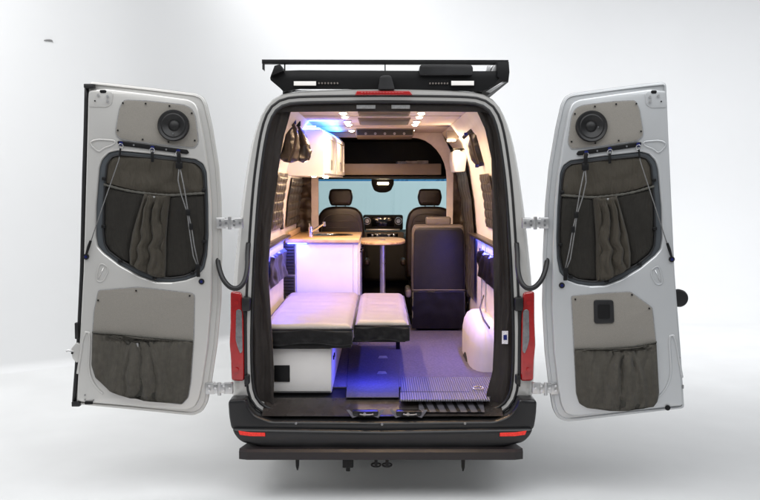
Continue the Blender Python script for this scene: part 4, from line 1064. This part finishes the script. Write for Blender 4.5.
for i, (ya, yb) in enumerate([(2.18, 2.55), (2.58, 2.95), (2.98, 3.35)]):
    mb = MB(); mb.box(gx1, gx1 + .014, ya, yb, .70, gz - .05, .003); dd = mb.build('drawer_front', 'white', gal)
    mb = MB(); mb.tube([(gx1 + .014, ya + .05, gz - .12), (gx1 + .034, ya + .06, gz - .12), (gx1 + .034, yb - .06, gz - .12), (gx1 + .014, yb - .05, gz - .12)], .005, 6); mb.build('handle', 'black', dd)
# sink and tap
c = Vector(((gx0 + gx1) / 2 + .05, 2.75, gz)); mb = MB()
mb.lathe(c, [(.205, .001), (.21, .006), (.20, .008), (.185, .004), (.17, -.06), (.03, -.085), (.001, -.085)], n=40); mb.build('sink', 'chrome', gal, smooth=50)
c = P(310.5, 234, 2.45); c.z = gz
mb = MB(); mb.cyl(c + Vector((0, 0, .012)), .026, .024, n=20, bev=.004); mb.cyl(c + Vector((0, 0, .055)), .018, .08, n=16)
mb.tube([c + Vector((0, 0, .05)), c + Vector((.05, 0, .075)), c + Vector((.11, 0, .115)), c + Vector((.13, 0, .13))], [.014, .012, .011, .010], 10)
mb.tube([c + Vector((.125, 0, .14)), c + Vector((.13, 0, .10))], .014, 10)
mb.tube([c + Vector((0, 0, .08)), c + Vector((-.004, 0, .10)), c + Vector((-.01, 0, .125))], [.010, .008, .007], 8); mb.build('tap', 'chrome', gal, smooth=60)
mb = MB(); mb.box(x0c - .84, x0c - .825, 2.2, 3.3, gz + .004, gz + .055, .002); mb.build('backsplash', 'wood', gal)
# blue light strip under the worktop edge
mb = MB(); mb.box(gx0 + .02, gx0 + .19, gy0 - .012, gy0 + .002, gz - .043, gz - .037); mb.build('light_strip', 'blueled', gal, smooth=None)
lamp('blue_corner_light', 'AREA', (gx0 + .10, gy0 - .05, gz - .03), 1.1, (.06, .10, 1), .16, (R(-8), 0, 0), sy=.02)

# overhead cabinet
oy0, oy1 = 1.72, 3.38
za, zb_ = 2.515, P(322, 175.5, oy0).z
xn, xf = P(323.5, 150, oy0).x, P(343, 150, oy1).x
oc = empty('overhead_cabinet', (x0c - .6, 2.5, zb_), label='white overhead cabinet with flap doors high on the left wall', cat='cabinet')
xw0 = x0c - .80
b = bmesh.new(); pr = [(oy0, xw0, xn), (oy1, xw0, xf)]
mb = MB(); mb.loft([[Vector((xl, y, zb_)), Vector((xr, y, zb_)), Vector((xr, y, za - .035)), Vector((xr - .035, y, za)), Vector((xl, y, za))] for y, xl, xr in pr], caps=(True, True)); ocb = mb.build('carcass', 'white', oc, smooth=None)
for i, (t0, t1) in enumerate([(.04, .48), (.52, .96)]):
    def fx(t): return xn + (xf - xn) * t
    def fy(t): return oy0 + (oy1 - oy0) * t
    def slabx(tA, tB, zA, zB, o0, o1, nm, m_, par):
        mb = MB(); mb.loft([[Vector((fx(t) + o0, fy(t), zA)), Vector((fx(t) + o1, fy(t), zA)), Vector((fx(t) + o1, fy(t), zB)), Vector((fx(t) + o0, fy(t), zB))] for t in (tA, tB)], caps=(True, True)); return mb.build(nm, m_, par, smooth=None)
    dr = slabx(t0, t1, zb_ + .02, za - .05, .0, .014, 'flap_door', 'white', oc)
    for (A, B, C, D_) in [(t0, t1, zb_ + .02, zb_ + .05), (t0, t1, za - .08, za - .05), (t0, t0 + .035, zb_ + .05, za - .08), (t1 - .035, t1, zb_ + .05, za - .08)]:
        slabx(A, B, C, D_, .0142, .022, 'door_frame', 'white', dr)
    slabx((t0 + t1) / 2 - .03, (t0 + t1) / 2 + .03, zb_ + .055, zb_ + .14, .0145, .022, 'handle', 'alu', dr)
c = P(311.5, 151, oy0 - .004); mb = MB(); mb.cyl(c, .006, .008, 'Y', 10); mb.build('hinge_cap', 'black', oc)
for i, (x, y) in enumerate([(314, 1.80), (325, 2.15), (326, 2.7)]):
    q = P(x, 176, y); q.z = zb_ - .004; mb = MB(); mb.cyl(q, .026, .008, n=20, bev=.002); o = mb.build('under_light', 'white', oc)
    mb = MB(); mb.cyl(q + Vector((0, 0, -.006)), .019, .004, n=16); mb.build('lens', 'warm', o)
    lamp('undercabinet_lamp', 'POINT', q + Vector((0, 0, -.04)), 2.0, WARM, .02)
mb = MB(); mb.box(x0c - .74, xn - .06, oy0 - .02, oy0 - .006, za + .004, za + .014); mb.build('light_strip', 'blueled', oc, smooth=None)
lamp('blue_ceiling_light', 'AREA', (x0c - .55, oy0 - .03, 2.50), 5.0, (.04, .10, 1), .32, (R(172), 0, 0), sy=.03)
lamp('blue_cabinet_light', 'AREA', (xn + .05, oy0 + .75, za + .005), 9, (.04, .22, 1), .03, (R(180), R(-25), 0), sy=1.5)

# white end box + reading lamp at the right
Y = 2.25; cb = plate('wall_cabinet', [smooth_poly([xz(p, Y) for p in [(453.5, 150.5), (467, 149.5), (467.5, 152), (465, 171.5), (455.5, 172), (453.5, 162)]], .012)], Y, Y + .5, 'white', None, bevel=.006)
tag(cb, 'narrow white wall cabinet with dark handle high on the right wall', 'cabinet')
mb = MB(); c = P(461, 149.5, Y); mb.cyl(c + Vector((0, -.006, 0)), .014, .012, 'Y', 14); mb.box(c.x - .07, c.x + .06, c.y + .01, c.y + .3, c.z - .01, c.z + .012, .004); mb.build('handle', 'black', cb)
Y = 2.2; rl = empty('reading_lamp', P(451, 138, Y), label='small square reading lamp glowing below the ceiling at right', cat='lamp')
mb = MB(); pxbox(mb, 446.5, 130.5, 458, 139.5, Y, .10, .012); mb.build('lamp_housing', 'greyvinyl', rl)
c = P(451.5, 140.3, Y); mb = MB(); mb.box(c.x - .035, c.x + .035, c.y - .01, c.y + .06, c.z - .006, c.z + .002, .002); mb.build('lamp_lens', 'warm', rl)
lamp('reading_light', 'POINT', c + Vector((0, -.02, -.05)), 2.2, WARM, .02)

# hanging bags
def bag(name, px, Y, dy, label, m_='blackcloth', seed=0, nfold=3):
    root = empty(name, P(px[0][0], px[0][1], Y), label=label, cat='bag', group='dark bags hung in the top rear corners')
    ys = [p[1] for p in px]; y0, y1 = min(ys) + .1, max(ys) - .1
    def fn(u, v):
        y = y0 + (y1 - y0) * v; sp = rowspan(px, y); a, b = sp
        an = u * 2 * math.pi; x = (a + b) / 2 + (b - a) / 2 * math.cos(an)
        q = P(x, y, Y + dy / 2)
        f = 1 + .22 * math.sin(an * nfold + v * 4 + seed) * .5 + .25 * noise.noise(Vector((math.cos(an) * 1.5, math.sin(an) * 1.5, v * 4 + seed)))
        k = min(v * 7, 1) ** .5 * min((1 - v) * 9, 1) ** .5
        q.y = Y + dy / 2 - math.sin(an) * dy / 2 * f * max(k, .15); q.x += .006 * noise.noise(Vector((v * 9, u * 6, seed)))
        return q
    mb = MB(); mb.grid(fn, 48, 40); 
    bmesh.ops.remove_doubles(mb.bm, verts=mb.bm.verts, dist=.0005); bmesh.ops.recalc_face_normals(mb.bm, faces=mb.bm.faces)
    mb.build('bag_body', m_, root, smooth=180)
    return root
def strap(root, pts, r, m_, nm='strap', flat=.35):
    mb = MB(); mb.tube(resample(chaikin(pts, 2), 24), r, 8, flat=flat); mb.build(nm, m_, root, smooth=180)
b1 = bag('hanging_bag', [(290, 123), (296, 127), (299, 135), (300, 150), (298, 161), (291, 163), (284, 162), (279, 158), (281, 140), (286, 127)], .95, .16, 'slim black bag hung furthest left in the top left corner', 'satin', 1)
strap(b1, [P(292, 121, .9), P(297, 135, .86), P(294, 150, .85), P(289, 162, .87)], .012, 'leather')
mb = MB(); c = P(292, 121.5, .9); mb.box(c.x - .03, c.x + .03, c.y, c.y + .03, c.z - .02, c.z + .02, .006); mb.build('buckle', 'blueano', b1)
b2 = bag('hanging_bag', [(299, 126), (304, 131), (309, 142), (311.5, 152), (309.5, 160), (303, 163), (297, 160.5), (296, 148), (297, 134)], 1.2, .15, 'rounded black bag hung beside the white overhead cabinet', 'satin', 4)
strap(b2, [P(297, 122, 1.18), P(301, 133, 1.12), P(306, 145, 1.10)], .010, 'leather')
mb = MB(); c = P(298, 123.5, 1.15); mb.box(c.x - .02, c.x + .02, c.y, c.y + .02, c.z - .02, c.z + .02, .006); mb.build('buckle', 'black', b2)
b3 = bag('hanging_bag', [(480, 121), (484, 124), (487, 140), (489, 158), (487, 165), (478, 167), (471, 160), (468, 146), (470, 134)], 1.10, .14, 'black bag with blue buckles hung in the top right corner', 'satin', 8)
strap(b3, [P(483, 119, 1.08), P(476, 127, 1.10), P(468, 133, 1.14), P(463, 138, 1.2)], .014, 'blackcloth')
strap(b3, [P(470, 134, 1.02), P(473, 148, 1.0), P(478, 164, 1.0)], .010, 'leather')
for x, y in [(481, 120.5), (466, 134), (488, 161), (477, 166)]:
    mb = MB(); c = P(x, y, 1.0); mb.box(c.x - .014, c.x + .014, c.y, c.y + .02, c.z - .012, c.z + .012, .004); mb.build('buckle', 'blueano', b3)

# ------------------------------------------------------------------ seats
def rb(x0, x1, y0, y1, z0, z1, r, name, m_, parent, taper=1., lean=0., seg=5):
    mb = MB(); mb.box(x0, x1, y0, y1, z0, z1, r, seg)
    cx = (x0 + x1) / 2
    for v in mb.bm.verts:
        t = (v.co.z - z0) / (z1 - z0); v.co.x = cx + (v.co.x - cx) * (1 + (taper - 1) * t); v.co.y += lean * t
    return mb.build(name, m_, parent, smooth=60)
def cab_seat(cpx, label, dark):
    Y = 4.0; c = P(cpx, 210, Y)
    s = empty('driver_seat' if cpx < 382 else 'passenger_seat', (c.x, Y + .25, .6), label=label, cat='seat')
    top = P(cpx, 206.5, Y).z; hw = .262
    # shaped backrest seen from behind
    outl = [(-hw * .96, 1.02), (-hw, 1.2), (-hw, top - .20), (-hw * .90, top - .08), (-hw * .68, top - .018), (-hw * .35, top), (hw * .35, top), (hw * .68, top - .018), (hw * .90, top - .08), (hw, top - .20), (hw, 1.2), (hw * .96, 1.02)]
    bk = plate('backrest', [smooth_poly([(c.x + a, z) for a, z in outl], .05)], Y, Y + .15, 'leather', s, bevel=.045)
    # stitched seams
    mb = MB(); mb.tube(resample(chaikin([Vector((c.x - hw * .8, Y - .002, top - .28)), Vector((c.x - hw * .7, Y - .002, top - .10)), Vector((c.x, Y - .004, top - .075)), Vector((c.x + hw * .7, Y - .002, top - .10)), Vector((c.x + hw * .8, Y - .002, top - .28))], 3), 30), .004, 6)
    for i in range(4): mb.tube([(c.x - hw * .6, Y - .001, top - .16 - .07 * i), (c.x + hw * .6, Y - .001, top - .16 - .07 * i)], .003, 6)
    mb.build('seam', 'greyvinyl' if not dark else 'leather', bk, smooth=180)
    ht, hb = P(cpx, 188.8, Y).z, P(cpx, 206.3, Y).z
    outl = [(-.118, hb + .03), (-.135, (ht + hb) / 2), (-.118, ht - .015), (-.09, ht), (.09, ht), (.118, ht - .015), (.135, (ht + hb) / 2), (.118, hb + .03), (.10, hb + .005), (-.10, hb + .005)]
    plate('headrest', [smooth_poly([(c.x + a, z) for a, z in outl], .02)], Y + .03, Y + .13, 'leather', s, bevel=.035)
    for dx in (-.05, .05):
        mb = MB(); mb.tube([(c.x + dx, Y + .08, top - .03), (c.x + dx, Y + .08, hb + .03)], .007, 8); mb.build('headrest_post', 'chrome', s)
    rb(c.x - .26, c.x + .26, Y + .08, Y + .55, .98, 1.14, .05, 'seat', 'leather', s)
    rb(c.x - .22, c.x + .22, Y + .1, Y + .5, .6, .98, .03, 'pedestal', 'dark', s)
    sx = 1 if cpx < 382 else -1
    rb(c.x + sx * .29 - .03, c.x + sx * .29 + .03, Y - .02, Y + .32, 1.16, 1.23, .025, 'armrest', 'leather', s)
cab_seat(340.5, 'dark brown leather driver seat behind the worktop at left', False)
cab_seat(430, 'dark fabric passenger seat standing behind the swivel seat', True)

def swivel():
    Y = 2.98; xl, xr = P(411.2, 270, Y).x, P(466, 270, Y).x; c = (xl + xr) / 2
    zt, zb2 = P(438, 224.5, Y).z, P(438, 328, Y).z
    s = empty('swivel_seat', (c, Y + .2, .61), label='black seat with grey rim, back turned, right of the narrow mattress', cat='seat')
    hw = (xr - xl) / 2
    outl = [(-hw * .97, zb2 + .30), (-hw, zb2 + .5), (-hw * .97, zt - .05), (-hw * .90, zt - .01), (-hw * .8, zt), (hw * .8, zt), (hw * .90, zt - .01), (hw * .97, zt - .05), (hw, zb2 + .5), (hw * .97, zb2 + .30)]
    plate('backrest', [smooth_poly([(c + a, z) for a, z in outl], .06, 6)], Y, Y + .12, 'greyvinyl', s, bevel=.035)
    q = [(c + a * .93, z - .03 if z > zb2 + .6 else z) for a, z in outl]
    plate('back_panel', [smooth_poly(q, .05, 6)], Y - .018, Y + .02, 'leather2', s, bevel=.012)
    def skf(u, v):
        x = xl + .008 + (xr - xl - .016) * u; z = zb2 + .38 - (.38) * v
        return Vector((x, Y - .03 - .012 * math.sin(v * 2.6) - .006 * noise.noise(Vector((u * 5, v * 4, 0))), z))
    mb = MB(); mb.grid(skf, 30, 16, thick=.005); mb.build('back_pocket', 'leather2', s, smooth=90)
    mb = MB(); mb.tube([skf(i / 20, 0) + Vector((0, -.003, 0)) for i in range(21)], .006, 6); mb.build('piping', 'greyvinyl', s, smooth=180)
    hl, hr, ht, hb = P(426, 220, Y).x, P(451.2, 220, Y).x, P(438, 216.8, Y).z, P(438, 224.6, Y).z
    rb(hl, hr, Y + .01, Y + .12, hb - .008, ht, .022, 'headrest', 'greyvinyl', s)
    for sx in (-1, 1):
        x = c + sx * (hw + .025); rb(x - .028, x + .028, Y - .02, Y + .4, zb2 + .30, zb2 + .385, .025, 'armrest', 'leather2' if sx > 0 else 'greyvinyl', s)
    rb(xl + .02, xr - .02, Y + .1, Y + .52, zb2 + .1, zb2 + .27, .05, 'seat', 'leather2', s)
    rb(xl + .05, xr - .05, Y + .02, Y + .42, .612, zb2 + .12, .02, 'pedestal', 'dark', s)
swivel()

# table
tb = empty('dinette_table', (x0c, 3.3, .61), label='round edged wooden table on a single steel post between the seats', cat='table')
zt = P(383, 239, 3.1).z
mb = MB(); rg = []
for z, k in ((zt - .028, .97), (zt - .02, 1), (zt - .006, 1), (zt, .98)):
    rg.append([Vector((x0c + .232 * k * math.copysign(abs(math.cos(a)) ** .8, math.cos(a)), 3.02 + .48 * k * math.copysign(abs(math.sin(a)) ** .8, math.sin(a)), z)) for a in [2 * math.pi * i / 48 for i in range(48)]])
mb.loft(rg, caps=(True, True)); mb.build('tabletop', 'wood', tb)
mb = MB(); mb.cyl((x0c + .01, 2.98, (zt - .03 + .61) / 2), .027, zt - .03 - .61, n=20); mb.cyl((x0c + .01, 2.98, .618), .12, .016, n=24, bev=.004); mb.build('post', 'alu', tb)
mb = MB(); mb.cyl((x0c + .01, 2.98, zt - .036), .07, .014, n=24); mb.build('flange', 'alu', tb)
mb = MB(); mb.cyl((x0c, 2.9, zt + .004), .04, .008, n=24, bev=.002); mb.build('socket_ring', 'chrome', tb)

# ------------------------------------------------------------------ light
w = D.worlds.new('World'); SC.world = w; w.use_nodes = True
w.node_tree.nodes['Background'].inputs[0].default_value = (.92, .95, 1, 1)
w.node_tree.nodes['Background'].inputs[1].default_value = .19
def aim(o, tgt):
    o.rotation_euler = (Vector(tgt) - o.location).to_track_quat('-Z', 'Y').to_euler()
k = lamp('softbox', 'AREA', (-2.6, -3.2, 6.2), 242, (1, 1, 1), 5.6, sy=5.0); aim(k, (-1.2, 1, 1.0))
k = lamp('softbox', 'AREA', (2.8, -3.0, 6.2), 255, (.96, .98, 1), 5.6, sy=5.0); aim(k, (1.4, 1, 1.0))
k = lamp('softbox', 'AREA', (-4.2, .4, 6.4), 108, (1, 1, 1), 3.0, sy=2.0, spread=125); aim(k, (-5.6, 3.2, .6))
k = lamp('softbox', 'AREA', (5.0, 3.0, 6.6), 190, (.97, .98, 1), 4.0, sy=3.0, spread=118); aim(k, (5.4, 7.5, .6))
k = lamp('softbox', 'AREA', (0, 5.6, 6.6), 105, (1, 1, 1), 3.5, sy=2.0, spread=130); aim(k, (.2, 8.4, 1.4))

# ------------------------------------------------------------------ camera and output
cd = D.cameras.new('camera'); cam = D.objects.new('camera', cd); COL.objects.link(cam)
cam.location = CAM; cam.rotation_euler = (R(90) - PITCH, 0, 0)
cd.sensor_width = 36; cd.lens = F / 760 * 36; cd.clip_end = 200; cd.clip_start = .05
SC.camera = cam
SC.view_settings.view_transform = 'Standard'; SC.view_settings.look = 'None'; SC.view_settings.exposure = 0; SC.view_settings.gamma = 1
SC.render.engine = 'CYCLES'
SC.cycles.use_denoising = True
SC.cycles.max_bounces = 8; SC.cycles.transparent_max_bounces = 12
SC.cycles.sample_clamp_indirect = 6
